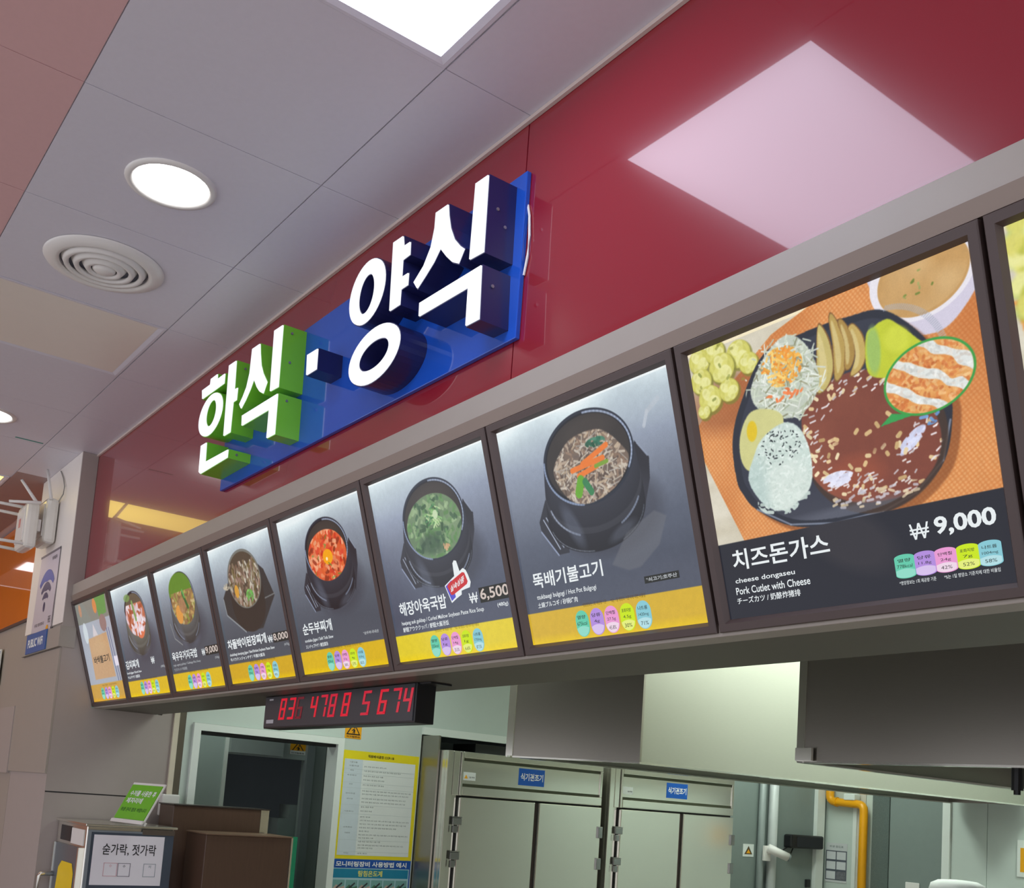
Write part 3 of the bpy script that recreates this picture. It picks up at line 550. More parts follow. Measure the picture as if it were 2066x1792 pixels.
# ------------------------------------------------------------------ the channel letter sign
BY = 1.312; FYL = 1.235
sign = thing('channel_letter_sign', (-2.77, BY, 1.04), 'blue sign board with thick white lit Korean letters on red wall', 'sign')
obj('board', MB().box(-3.65, -1.886, BY, WY - .0005, 1.040, 1.440), BLUE, sign, bevel=.002)
def ellp(cx, cz, rx, rz, n=40, sk=0): return [(cx + rx * math.cos(a) + sk * math.sin(a) * rz, cz + rz * math.sin(a)) for a in (2 * math.pi * k / n for k in range(n))]
def ccw(p):
    a = sum(p[i][0] * p[(i + 1) % len(p)][1] - p[(i + 1) % len(p)][0] * p[i][1] for i in range(len(p)))
    return p if a > 0 else p[::-1]
def letter(name, outline, hole, colr, screws=()):
    o = ccw(outline); m = MB(); f0 = lambda x, z: (x, FYL, z); f1 = lambda x, z: (x, BY, z)
    fm = MB(); ff = lambda x, z: (x, FYL - .004, z)
    def inset(p, d):
        n = len(p); out = []
        for i in range(n):
            a, b, c = Vector(p[i - 1]), Vector(p[i]), Vector(p[(i + 1) % n]); e1 = (b - a).normalized(); e2 = (c - b).normalized()
            n1 = Vector((-e1.y, e1.x)); n2 = Vector((-e2.y, e2.x)); bis = (n1 + n2); k = max(.35, bis.length_squared / 2); q = b + bis / bis.length * d / math.sqrt(k) if bis.length > 1e-6 else b
            out.append((q.x, q.y))
        return out
    if hole:
        h = ccw(hole); m.ring(o, h, f0, f1); fm.ring(inset(o, .0035), inset(h, -.0035), ff, f0)
    else:
        m.prism(o, f0, f1); fm.prism(inset(o, .0035), ff, f0)
    b = obj('channel_letter', m, colr, sign)
    obj('letter_face', fm, FACE, b)
    sm = MB()
    for x, y, z, nx in screws:
        sm.tube([(x, y, z), (x + .003 * nx, y, z)], .004, 8)
    if sm.v: obj('screw', sm, mat('screw_metal', (150, 150, 160), rough=.35, metal=.6), b)
# green word
letter('h', [(-3.7149, 1.4087), (-3.636, 1.4087), (-3.634, 1.4285), (-3.569, 1.4285), (-3.567, 1.4087), (-3.495, 1.4087), (-3.494, 1.3700), (-3.704, 1.3700)], None, GREEN)
letter('o', ellp(-3.600, 1.287, .113, .0765), ellp(-3.594, 1.291, .046, .0445), GREEN)
letter('a', [(-3.4655, 1.4275), (-3.3985, 1.4255), (-3.389, 1.3205), (-3.360, 1.3200), (-3.360, 1.2740), (-3.3886, 1.2744), (-3.3875, 1.1698), (-3.4488, 1.1704)], None, GREEN, [(-3.389, 1.262, 1.40, 1)])
letter('n', [(-3.664, 1.1905), (-3.6075, 1.1900), (-3.6000, 1.1180), (-3.3893, 1.1140), (-3.3894, 1.0830), (-3.640, 1.0800), (-3.6570, 1.0900)], None, GREEN, [(-3.389, 1.262, 1.10, 1)])
letter('s', [(-3.266, 1.4240), (-3.2005, 1.4220), (-3.190, 1.385), (-3.1734, 1.341), (-3.1499, 1.3075), (-3.1095, 1.2663), (-3.1340, 1.2320), (-3.165, 1.247), (-3.1930, 1.270), (-3.2248, 1.3060), (-3.2458, 1.2800), (-3.278, 1.252), (-3.3122, 1.230), (-3.3330, 1.2514), (-3.306, 1.273), (-3.2830, 1.298), (-3.268, 1.34)], None, GREEN)
letter('i', [(-3.0945, 1.4300), (-3.0255, 1.4270), (-3.0160, 1.2215), (-3.0811, 1.2245)], None, GREEN, [(-3.023, 1.262, 1.405, 1), (-3.020, 1.262, 1.31, 1)])
letter('g', [(-3.2970, 1.2060), (-3.0147, 1.2035), (-3.0085, 1.0700), (-3.0710, 1.0711), (-3.0735, 1.1640), (-3.2910, 1.1665)], None, GREEN, [(-3.0135, 1.262, 1.185, 1)])
# navy word
letter('dot', [(-2.8260, 1.2670), (-2.7534, 1.2650), (-2.7506, 1.1990), (-2.8187, 1.1995)], None, NAVY)
letter('o', ellp(-2.4775, 1.3335, .0985, .090), ellp(-2.479, 1.3285, .041, .0525), NAVY)
letter('ya', [(-2.3535, 1.4240), (-2.3005, 1.4220), (-2.2925, 1.3915), (-2.2600, 1.3905), (-2.2573, 1.3520), (-2.2920, 1.3510), (-2.2900, 1.3077), (-2.2560, 1.3065), (-2.2555, 1.2710), (-2.2885, 1.2712), (-2.2880, 1.2308), (-2.3425, 1.2307)], None, NAVY)
letter('ng', ellp(-2.408, 1.1370, .136, .0770), ellp(-2.408, 1.1370, .078, .0365), NAVY)
letter('s', [(-2.148, 1.4180), (-2.0895, 1.4160), (-2.083, 1.385), (-2.0705, 1.3480), (-2.0495, 1.3120), (-2.0225, 1.285), (-2.0000, 1.2680), (-2.0235, 1.2365), (-2.052, 1.251), (-2.0800, 1.2752), (-2.1125, 1.3085), (-2.1370, 1.2850), (-2.172, 1.263), (-2.2081, 1.2425), (-2.2300, 1.2680), (-2.1858, 1.2960), (-2.1586, 1.3326), (-2.148, 1.376)], None, NAVY)
letter('i', [(-1.9775, 1.4165), (-1.9224, 1.4145), (-1.9180, 1.2245), (-1.9789, 1.2285)], None, NAVY, [(-1.9215, 1.262, 1.34, 1), (-1.9215, 1.285, 1.305, 1)])
letter('g', [(-2.1913, 1.2030), (-1.9225, 1.1990), (-1.9155, 1.0660), (-1.9725, 1.0675), (-1.9747, 1.1600), (-2.1890, 1.1640)], None, NAVY, [(-1.919, 1.262, 1.155, 1)])
obj('cable', MB().tube([(-1.888, 1.322, 1.36), (-1.878, 1.321, 1.33), (-1.872, 1.3205, 1.28), (-1.874, 1.3205, 1.23), (-1.884, 1.3215, 1.19)], .003, 6), WPLAS, sign)

# ------------------------------------------------------------------ ceiling lights and vent
def panel_light(x0, col, es, label, on=True):
    x1 = x0 + .594; y0, y1 = SY[2] + .003, SY[0] - .003
    t = thing('panel_light', ((x0 + x1) / 2, (y0 + y1) / 2, H), label, 'ceiling light', 'oblong ceiling panel lights')
    m = MB(); a = .024
    lo = [(x0, y0), (x1, y0), (x1, y1), (x0, y1)]; li = [(x0 + a, y0 + a), (x1 - a, y0 + a), (x1 - a, y1 - a), (x0 + a, y1 - a)]; l2 = [(x0 + a * .35, y0 + a * .35), (x1 - a * .35, y0 + a * .35), (x1 - a * .35, y1 - a * .35), (x0 + a * .35, y1 - a * .35)]
    vs = [(x, y, H + .004) for x, y in lo] + [(x, y, H - .001) for x, y in lo] + [(x, y, H - .001) for x, y in l2] + [(x, y, H + .003) for x, y in li]
    m.add(vs, [(q * 4 + i, q * 4 + (i + 1) % 4, q * 4 + 4 + (i + 1) % 4, q * 4 + 4 + i) for q in range(3) for i in range(4)])
    obj('light_frame', m, CEIL, t)
    dm = glow('panel_diffuser_' + str(len(MATS)), col, es) if on else mat('panel_diffuser_off', (236, 228, 218), rough=.35, var=.02)
    obj('diffuser', MB().box(x0 + a, x1 - a, y0 + a, y1 - a, H + .0025, H + .004), dm, t)
panel_light(-1.895 + 2.392, (244, 242, 255), 4.6, 'lit oblong panel light nearest, above the viewer')
panel_light(-1.895, (226, 234, 255), 6.6, 'bright white oblong ceiling panel light cut by the top picture edge')
panel_light(-4.287, (0, 0, 0), 0, 'unlit oblong ceiling panel between the air diffuser and the column', False)
panel_light(-6.835, (255, 228, 128), 2.2, 'pale yellow lit ceiling panel left of the column')
panel_light(-9.24, (255, 235, 235), 4, 'farthest lit ceiling panel, beyond the yellow one')
def downlight(cx, cy, label):
    t = thing('downlight', (cx, cy, H), label, 'ceiling light', 'round ceiling downlights')
    obj('light_ring', MB().lathe([(.096, H - .001), (.098, H - .004), (.104, H - .008), (.116, H - .006), (.119, H - .0005)], cx, cy), WPLAS, t, smooth=True)
    obj('lens', MB().lathe([(.0, H - .004), (.08, H - .004), (.097, H - .001)], cx, cy), glow('downlight_lens', (255, 255, 252), 9), t, smooth=True)
downlight(-2.770, .778, 'round lit downlight between the big panel light and the air diffuser')
downlight(-5.185, .775, 'farther round lit downlight cut by the left picture edge')
dif = thing('air_diffuser', (-3.365, .772, H), 'round white ceiling air diffuser with nested cone rings', 'air vent')
for k, (ra, rb, z0, z1) in enumerate(((.178, .132, -.001, -.016), (.126, .104, -.002, -.020), (.097, .074, -.002, -.022), (.068, .040, -.002, -.024))):
    obj('cone_ring', MB().lathe([(ra, H + z0), (ra - .004, H + z0 - .006), (rb + .012, H + z1), (rb, H + z1 + .002), (rb - .002, H + z1 + .008), (rb + .016, H + z0 + .006 if k else H - .002)], -3.365, .772, 48), WPLAS, dif, smooth=True)
obj('center_disc', MB().lathe([(0, H - .026), (.024, H - .026), (.034, H - .018), (.036, H - .002)], -3.365, .772, 40), WPLAS, dif, smooth=True)
obj('duct_throat', MB().lathe([(.130, H - .002), (.128, H - .0005), (0, H - .0005)], -3.365, .772, 40), mat('duct_grey', (110, 112, 125), rough=.6), dif)
tag(obj('teal_tape', MB().box(-5.458, -5.444, .945, 1.07, H - .0012, H - .0002), mat('teal_tape', (70, 150, 140), rough=.5)), 'short teal tape mark on the ceiling beside the column', 'tape')

# ------------------------------------------------------------------ column : access points, posters
def rbox(cx, cy, cz, sx, sy, sz): return MB().box(cx - sx, cx + sx, cy - sy, cy + sy, cz - sz, cz + sz)
def access_point(cx, cy, cz, label, red=False):
    t = thing('wireless_access_point', (cx, cy, cz - .11), label, 'router', 'wireless access points')
    obj('housing', rbox(cx, cy, cz, .112, .031, .118), mat('glossy_white_plastic', (232, 230, 222), rough=.12, var=.02), t, bevel=.02)
    obj('face_plate', rbox(cx, cy - .033, cz, .085, .003, .085), WPLAS, t, bevel=.004)
    if red: obj('indicator_mark', rbox(cx, cy - .037, cz + .015, .018, .0012, .022), mat('indicator_red', (220, 150, 140), rough=.4), t)
    return t
ap2 = access_point(-5.865, 1.214, 1.285, 'white access point mounted on the column above the wireless poster')
ap1 = access_point(-5.85, 1.122, 1.242, 'white access point with red mark, standing off in front of its twin', True)
obj('mount_bracket', rbox(-5.865, 1.2465, 1.285, .05, .002, .05), WPLAS, ap2); obj('mount_bracket', rbox(-5.80, 1.161, 1.25, .03, .008, .03), WPLAS, ap1)
for p, q, par in (((-5.752, 1.20, 1.39), (-5.82, 1.18, 1.555), ap2), ((-5.68, 1.14, 1.345), (-5.72, 1.0, 1.33), ap1), ((-5.75, 1.14, 1.35), (-5.80, 1.06, 1.47), ap1), ((-5.90, 1.125, 1.356), (-5.90, .93, 1.354), ap1), ((-5.96, 1.125, 1.326), (-5.96, .93, 1.328), ap1), ((-5.76, 1.125, 1.142), (-5.76, .93, 1.137), ap1), ((-5.99, 1.125, 1.146), (-5.99, .93, 1.15), ap1)):
    obj('antenna', MB().tube([p, tuple((Vector(p) + Vector(q)) / 2), q], .009, 8, r1=.007), WPLAS, par, smooth=True)
obj('cable', MB().tube([(-5.70, 1.225, 1.375), (-5.665, 1.235, 1.41), (-5.68, 1.24, 1.455), (-5.74, 1.243, 1.51), (-5.82, 1.244, 1.565)], .003, 6), mat('grey_cable', (150, 148, 142), rough=.5), ap2)
PY = CY - .0135
wp = thing('wireless_poster', (-5.84, PY, .72), 'tall wireless internet poster with blue signal arcs on the column', 'poster')
obj('sheet', MB().add([(-6.022, PY, 1.13), (-5.624, PY, 1.126), (-5.651, PY, .712), (-6.062, PY, .729)], [(0, 3, 2, 1)]).box(-6.022, -5.624, PY + .0002, PY + .0012, .9, 1.12), mat('lilac_grey_paper', (206, 198, 206), rough=.4, var=.02), wp)
obj('poster_frame', MB().box(-6.03, -5.62, PY - .002, PY, 1.126, 1.136).box(-5.628, -5.620, PY - .002, PY, .712, 1.13), mat('grey_frame', (120, 116, 122), rough=.4), wp)
def arc(cx, cz, ra, rb, a0=.72, a1=2.42):
    ps = np.linspace(a0, a1, 14); return [(cx + rb * math.cos(a), cz + rb * math.sin(a)) for a in ps] + [(cx + (ra + (rb - ra) * .55 * abs(i - 6.5) / 6.5) * math.cos(a), cz + (ra + (rb - ra) * .55 * abs(i - 6.5) / 6.5) * math.sin(a)) for i, a in reversed(list(enumerate(ps)))]
ABL = mat('arc_blue', (52, 78, 168), rough=.4); ADB = mat('arc_navy', (60, 62, 100), rough=.4)
for k, (cz, ra, rb, mm) in enumerate(((.845, .135, .200, ABL), (.845, .085, .135, ADB), (.845, .045, .080, ADB))):
    a = arc(-5.835, cz, ra, rb); obj('signal_arc', MB().add([(x, PY - .0012, z) for x, z in a], [(i, i + 1, len(a) - 2 - i, len(a) - 1 - i) for i in range(13)]), mm, wp)
obj('signal_dot', MB().add([(x, PY - .0012, z) for x, z in ellp(-5.84, .85, .020, .026, 16)], [tuple(range(16))]), ADB, wp)
m = MB(); text(m, '무료 와이파이', -6.0, .752, -5.80, .772, fy(PY - .0012), .01); text(m, 'FREE', -5.72, .755, -5.67, .79, fy(PY - .0012), .01); text(m, 'WiFi', -5.78, 1.085, -5.68, 1.105, fy(PY - .0012), .01)
obj('lettering', m, mat('poster_grey_ink', (110, 104, 112), rough=.5), wp)
obj('yellow_mark', MB().add([(x, PY - .0013, z) for x, z in ellp(-5.72, .728, .025, .018, 12)], [tuple(range(12))]), ORNG, wp)
bs = thing('blue_plaque', (-5.87, PY - .012, .6), 'small blue plaque with white letters below the wireless poster', 'sign')
obj('plate', MB().box(-6.085, -5.66, CY - .026, CY - .0205, .616, .718), mat('plaque_blue', (58, 102, 166), rough=.4), bs)
m = MB(); text(m, 'PUBLIC WiFi', -6.04, .645, -5.72, .690, fy(CY - .0268), .03); obj('lettering', m, WINK, bs)
es_ = thing('edge_notice', (-6.93, CY - .0145, .4), 'small framed blue and white notice on the left partition edge', 'sign')
obj('plate', MB().box(-7.1, -6.76, CY - .02, CY - .0125, .49, .70), PAPER, es_); obj('blue_band', MB().box(-7.1, -6.775, CY - .0215, CY - .02, .635, .69), PBLUE, es_)

# ------------------------------------------------------------------ number display under the housing
DY = 1.57; Dn = thing('number_display', (-3.147, DY + .035, .217), 'black call number display with red digits hung under the menu boards', 'number display')
obj('case', MB().box(-3.675, -2.622, DY + .003, DY + .068, .2185, .334), BLACK, Dn, bevel=.002)
obj('front_glass', MB().box(-3.668, -2.630, DY, DY + .003, .224, .331), LEDF, Dn)
obj('mount_flange', MB().box(-2.64, -2.56, DY + .01, DY + .08, .329, .3335), BLACK, Dn)
SEG = {'0': 'abcdef', '1': 'bc', '2': 'abged', '3': 'abgcd', '4': 'fgbc', '5': 'afgcd', '6': 'afgedc', '7': 'abc', '8': 'abcdefg', ' ': ''}
def digit(ch, cx, w, mm):
    h0, h1 = .247, .322; hm = (h0 + h1) / 2; t = .0082 ; sl = .16; m = MB(); on = MB()
    q = lambda x, z, o: (cx + x + (z - hm) * .2, DY - .0006 - o, z)
    r = {'a': (-w, h1 - t, w, h1), 'd': (-w, h0, w, h0 + t), 'g': (-w, hm - t / 2, w, hm + t / 2)}
    tx = .0135
    vert = {'f': (-w, hm + .003, -w + tx, h1 - .003), 'e': (-w, h0 + .003, -w + tx, hm - .003), 'b': (w - tx, hm + .003, w, h1 - .003), 'c': (w - tx, h0 + .003, w, hm - .003)}
    r.update(vert)
    for s_, (a, b, c, d) in r.items():
        if s_ in SEG[ch]: on.add([q(a, b, .0006), q(c, b, .0006), q(c, d, .0006), q(a, d, .0006)], [(0, 1, 2, 3)])
    if on.v: obj('digit', on, mm, Dn)
for ch, cx, mm in (('8', -3.513, SEGON), ('3', -3.440, SEGON), ('6', -3.378, SEGDIM), ('4', -3.268, SEGON), ('7', -3.199, SEGMID), ('8', -3.133, SEGMID), ('8', -3.040, SEGON), ('5', -2.908, SEGMID), ('6', -2.805, SEGON), ('7', -2.727, SEGMID), ('4', -2.662, SEGMID)):
    digit(ch, cx, .0245, mm)
m = MB().box(-3.632, -3.600, DY - .0012, DY, .318, .324).box(-3.645, -3.585, DY - .0012, DY, .236, .249); obj('maker_label', m, mat('silver_label', (190, 190, 196), rough=.4), Dn)

# ------------------------------------------------------------------ counter corner : cutlery steriliser, sign, notice, cabinets
cs = thing('cutlery_steriliser', (-5.15, 1.53, -1.7), 'steel cutlery cabinet with dark glass front against the grey wall', 'cabinet')
GLASSD = mat('smoked_glass', (74, 84, 98), rough=.1, var=.05)
obj('body', MB().box(-5.405, -4.914, 1.336, 1.722, -1.7, -.212), STEEL, cs, bevel=.004)
obj('lid', MB().box(-5.41, -4.90, 1.326, 1.732, -.212, -.202), STEEL, cs, bevel=.002)
obj('front_door', MB().box(-4.914, -4.902, 1.340, 1.718, -.9, -.232), GLASSD, cs)
obj('door_trim', MB().box(-4.902, -4.898, 1.338, 1.352, -.9, -.228).box(-4.902, -4.898, 1.352, 1.572, -.236, -.228), mat('trim_steel_blue', (150, 160, 172), rough=.3, metal=.6), cs)
obj('door_label', MB().box(-4.902, -4.8995, 1.574, 1.720, -.240, -.217), mat('bronze_label', (110, 100, 92), rough=.3, metal=.5), cs)
obj('side_panel', MB().box(-5.40, -5.0, 1.326, 1.336, -.95, -.312), mat('side_slate', (110, 118, 124), rough=.25, metal=.3), cs)
obj('side_trim', MB().box(-4.985, -4.968, 1.322, 1.336, -.95, -.312).box(-5.404, -5.388, 1.322, 1.336, -.95, -.312), STEEL, cs)
obj('side_label', MB().box(-5.335, -5.16, 1.333, 1.3355, -.296, -.228, 0).box(-5.15, -4.95, 1.333, 1.3355, -.302, -.232, 1), [BLACK, WPLAS], cs)
obj('side_sticker', MB().add([(x, 1.3245, z) for x, z in [(-5.28, -.62), (-5.05, -.62), (-5.02, -.56), (-5.02, -.43), (-5.055, -.388), (-5.23, -.388), (-5.28, -.42), (-5.30, -.54)]], [tuple(range(8))]), mat('yellow_sticker', (240, 205, 10), rough=.4), cs)
obj('side_handle', MB().tube([(-5.36, 1.326, -.46), (-5.36, 1.27, -.46), (-5.36, 1.262, -.47), (-5.36, 1.262, -.60), (-5.36, 1.27, -.61), (-5.36, 1.326, -.61)], .010, 8), STEEL, cs, smooth=True)
nx = -4.8995
pn = thing('cutlery_notice', (nx, 1.52, -.466), 'white paper with handwritten cutlery words on the glass cabinet door', 'notice')
obj('sheet', MB().box(nx - .0015, nx, 1.365, 1.676, -.4655, -.247), PAPERL, pn)
m = MB(); text(m, '숟가락, 젓가락', 1.406, -.336, 1.642, -.284, fx(nx + .0008), .01); obj('lettering', m, INK, pn)
for k, (y0, y1, mm) in enumerate(((1.418, 1.478, mat('faint_red_line', (214, 170, 178), rough=.6)), (1.480, 1.535, mat('grey_line', (128, 124, 136), rough=.6)), (1.593, 1.648, mat('slate_line', (150, 158, 166), rough=.6)))):
    a, b = -.427, -.368; m = MB()
    for (p, q, r, s_) in ((y0, y1, a, a + .0025), (y0, y1, b - .0025, b), (y0, y0 + .0025, a, b), (y1 - .0025, y1, a, b)): m.box(nx, nx + .0008, p, q, r, s_)
    text(m, '수' if k < 2 else '저', (y0 + y1) / 2 - .006, -.388, (y0 + y1) / 2 + .006, -.375, fx(nx + .0012), .02)
    obj('drawn_box', m, mm, pn)
# leaning green sign on the cabinet
g0 = Vector((-5.10, 1.485, -.194)); gw = Vector((.262, .06, 0)); gu = Vector((.028, .076, .186))
gs = thing('green_tabletop_sign', (g0.x, g0.y, g0.z), 'green printed sign leaning in a white stand on the cutlery cabinet', 'sign')
def G(a, b, o=0):
    n = gw.cross(gu).normalized(); p = g0 + gw * a + gu * b + n * o; return (p.x, p.y, p.z)
obj('stand', MB().prism([(0, 0), (1, 0), (1, 1), (0, 1)], lambda a, b: G(a, b, -.004), lambda a, b: G(a, b, -.010)).prism([(0, 0), (1, 0), (1, .08), (0, .08)], lambda a, b: G(a, b, .004), lambda a, b: G(a, b, -.02)), WPLAS, gs)
obj('print', MB().prism([(.03, .10), (.97, .10), (.97, .94), (.03, .94)], lambda a, b: G(a, b, .0), lambda a, b: G(a, b, -.004)), GRN, gs)
m = MB(); text(m, '수저를 사용한 후', .12, .66, .92, .80, lambda a, b: G(a, b, .001), .02); text(m, '제자리에', .12, .48, .62, .62, lambda a, b: G(a, b, .001), .02); text(m, '위생 관리 협조 바랍니다', .1, .28, .9, .38, lambda a, b: G(a, b, .001), .01, 1); obj('lettering', m, [WINK, mat('dark_green_ink', (40, 96, 30), rough=.5)], gs)
# brown cabinets
b1 = thing('tall_brown_cabinet', (-5.2, 2.0, -1.7), 'taller dark brown cabinet behind, with steel right edge', 'cabinet')
obj('body', MB().box(-5.30, -5.1, 1.772, 2.215, -1.7, -.104), WOOD, b1, bevel=.003); obj('top_panel', MB().box(-5.31, -5.095, 1.768, 2.262, -.104, -.098), mat('dark_metal_edge', (70, 62, 58), rough=.35, metal=.4), b1); obj('end_strip', MB().box(-5.30, -5.098, 2.215, 2.258, -1.7, -.104), STEEL, b1)
b2 = thing('low_brown_cabinet', (-4.93, 2.04, -1.7), 'lower brown cabinet in front, beside the cutlery cabinet', 'cabinet')
obj('body', MB().box(-5.055, -4.803, 1.832, 2.252, -1.7, -.222), WOOD, b2, bevel=.003); obj('top_panel', MB().box(-5.06, -4.797, 1.826, 2.258, -.222, -.216), mat('brown_edge', (120, 96, 78), rough=.4), b2); obj('end_strip', MB().box(-5.05, -4.80, 2.253, 2.262, -1.7, -.222), STEEL, b2)
wsb_ = thing('wall_switch_box', (-5.41, 1.865, -.165), 'white switch box on the pole behind the green sign', 'switch')
obj('box', MB().box(-5.419, -5.36, 1.80, 1.888, -.165, -.057), WPLAS, wsb_, bevel=.006); obj('switch', MB().box(-5.36, -5.354, 1.85, 1.862, -.118, -.105), BLACK, wsb_)

# ------------------------------------------------------------------ kitchen shell
KX = -5.42
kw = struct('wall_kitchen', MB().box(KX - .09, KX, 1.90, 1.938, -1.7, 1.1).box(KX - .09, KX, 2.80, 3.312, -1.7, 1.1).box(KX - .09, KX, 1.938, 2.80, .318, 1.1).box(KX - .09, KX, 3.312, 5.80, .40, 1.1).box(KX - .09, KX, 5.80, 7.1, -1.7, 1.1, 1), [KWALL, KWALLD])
obj('corner_post', MB().box(KX - .06, KX + .012, 1.835, 1.862, -1.7, .5), mat('ivory_post', (214, 204, 184), rough=.4), kw)
obj('post_shadow_gap', MB().box(KX - .06, KX - .002, 1.862, 1.90, -1.7, .5), mat('dark_taupe', (96, 88, 74), rough=.6), kw)
obj('post_back', MB().box(KX - .07, KX - .002, 1.775, 1.835, -1.7, .5), GREIGE, kw)
obj('lintel_trim', MB().box(KX - .02, KX + .018, 3.312, 5.0, .388, .432), KTRIM, kw)
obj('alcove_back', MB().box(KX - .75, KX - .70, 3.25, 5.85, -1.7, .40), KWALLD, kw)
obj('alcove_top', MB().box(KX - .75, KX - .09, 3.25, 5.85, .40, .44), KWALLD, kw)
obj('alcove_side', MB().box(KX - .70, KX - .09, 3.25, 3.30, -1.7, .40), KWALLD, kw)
obj('corner_trim', MB().box(KX, KX + .035, 6.95, 7.04, -1.7, 1.0), KTRIM, kw)
dr = struct('door_1', MB().box(KX - .11, KX + .022, 1.938, 1.976, -1.7, .316).box(KX - .11, KX + .022, 2.762, 2.80, -1.7, .316).box(KX - .11, KX + .022, 1.976, 2.762, .279, .316), KTRIM)
obj('door_gasket', MB().box(KX - .09, KX - .005, 1.976, 2.762, .262, .279), DARK, dr)
# small back room seen through the doorway
BX = -6.4
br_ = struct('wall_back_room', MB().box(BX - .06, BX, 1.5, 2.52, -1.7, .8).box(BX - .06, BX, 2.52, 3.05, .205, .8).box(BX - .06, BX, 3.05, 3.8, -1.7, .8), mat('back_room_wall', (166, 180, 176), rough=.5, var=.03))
obj('jamb_strip', MB().box(BX, BX + .012, 2.500, 2.522, -1.7, .31), KTRIM, br_)
obj('header_box', MB().box(BX, BX + .05, 2.522, 2.87, .215, .33), mat('grey_header', (150, 160, 158), rough=.4), br_)
obj('right_jamb', MB().box(BX - .02, BX + .03, 3.045, 3.10, -1.7, .31), mat('grey_jamb', (140, 150, 152), rough=.4), br_)
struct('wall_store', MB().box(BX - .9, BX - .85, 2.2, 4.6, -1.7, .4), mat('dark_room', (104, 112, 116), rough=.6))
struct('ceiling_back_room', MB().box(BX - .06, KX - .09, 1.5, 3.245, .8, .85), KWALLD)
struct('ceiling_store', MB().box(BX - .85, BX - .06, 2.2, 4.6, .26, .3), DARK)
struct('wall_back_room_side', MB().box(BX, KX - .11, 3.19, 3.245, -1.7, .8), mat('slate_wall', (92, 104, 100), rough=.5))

gb = thing('stacked_grey_boxes', (-6.545, 3.01, -1.7), 'two stepped grey boxes inside the dark doorway', 'box')
obj('box', MB().box(-6.62, -6.47, 2.93, 3.10, -1.7, -.176), mat('grey_box', (138, 150, 148), rough=.5), gb); obj('box', MB().box(-6.62, -6.47, 3.00, 3.10, -.176, -.085), mat('grey_box', (138, 150, 148), rough=.5), gb)
tag(obj('green_lit_edge', MB().box(-6.33, -6.315, 2.935, 3.005, -1.7, -.283), mat('mint_edge_glow', (80, 200, 150), rough=.3, emit=(60, 170, 120), es=.15)), 'mint green lit edge inside the doorway, its light given by faint emission', 'sheet')  # strip with weak emission standing in for green light on an edge
def warn_sign(name, x, y0, y1, z0, z1, label, cap):
    t = thing(name, (x, (y0 + y1) / 2, z0), label, 'sign', 'yellow warning signs'); d = y1 - y0; h = z1 - z0
    obj('plate', MB().box(x, x + .002, y0, y1, z0, z1, 0), [ORNG], t)
    f = fx(x + .0028); m = MB(); m.add([f(a, b) for a, b in ((y0 + d * .06, z0 + h * .22), (y1 - d * .06, z0 + h * .22), (y0 + d * .5, z1 - h * .02))], [(0, 1, 2)], 0); obj('triangle', m, INK, t)
    f = fx(x + .0034); m = MB(); m.add([f(a, b) for a, b in ((y0 + d * .17, z0 + h * .29), (y1 - d * .17, z0 + h * .29), (y0 + d * .5, z1 - h * .14))], [(0, 1, 2)], 0); obj('triangle_field', m, ORNG, t)
    f = fx(x + .004); m = MB(); m.add([f(y0 + d * a, z0 + h * b) for a, b in ((.44, .30), (.50, .50), (.40, .44), (.38, .48), (.52, .60), (.60, .50), (.58, .30), (.53, .30), (.52, .42), (.49, .30))], [tuple(range(10))]); m.add([f(y0 + d * (.55 + .05 * math.cos(q)), z0 + h * (.66 + .05 * math.sin(q))) for q in np.linspace(0, 6, 10)], [tuple(range(10))]); obj('pictogram', m, INK, t)
    m = MB()
    if cap == 'white': m.box(x + .002, x + .003, y0, y1, z0, z0 + h * .3, 1)
    text(m, '미끄럼주의', y0 + d * .1, z0 + h * .05, y1 - d * .1, z0 + h * .17, fx(x + .0036), .02); obj('caption', m, [INK, PAPER], t)
warn_sign('warning_sign', KX + .0005, 2.807, 2.910, .320, .415, 'orange warning sign with triangle above the yellow notice poster', '')
warn_sign('warning_sign', BX + .0005, 2.935, 3.042, .238, .322, 'orange warning sign with white foot inside the dark doorway', 'white')
# kitchen rear wall
wr = struct('wall_rear', MB().box(-5.5, 1.5, 7.1, 7.2, -1.7, 1.1), KWALL)
for nm, x0, x1, y, mm in (('grey_panel', -5.39, -5.150, 7.09, KWALL), ('batten', -5.150, -5.118, 7.075, KTRIM), ('beige_panel', -5.118, -5.05, 7.09, mat('beige_board', (200, 196, 184), rough=.5)), ('stone_panel', -4.985, -4.838, 7.085, mat('speckled_stone', (96, 108, 104), rough=.4, var=.35, scale=160)), ('slate_panel', -4.832, -4.394, 7.09, KWALLD), ('batten', -4.394, -4.335, 7.07, KTRIM), ('light_panel', -4.333, -4.068, 7.09, KWALL), ('light_panel', -4.064, -3.0, 7.09, KWALL)):
    obj(nm, MB().box(x0, x1, y, 7.0995, -1.7, .9), mm, wr)
struct('ceiling_kitchen', MB().box(-5.5, 1.5, 1.735, 7.2, 1.1, 1.16), mat('kitchen_ceiling', (214, 220, 214), rough=.5))
struct('wall_right', MB().box(1.4, 1.5, 1.735, 7.1, -1.7, 1.1), mat('kitchen_cream_wall', (214, 196, 172), rough=.5))
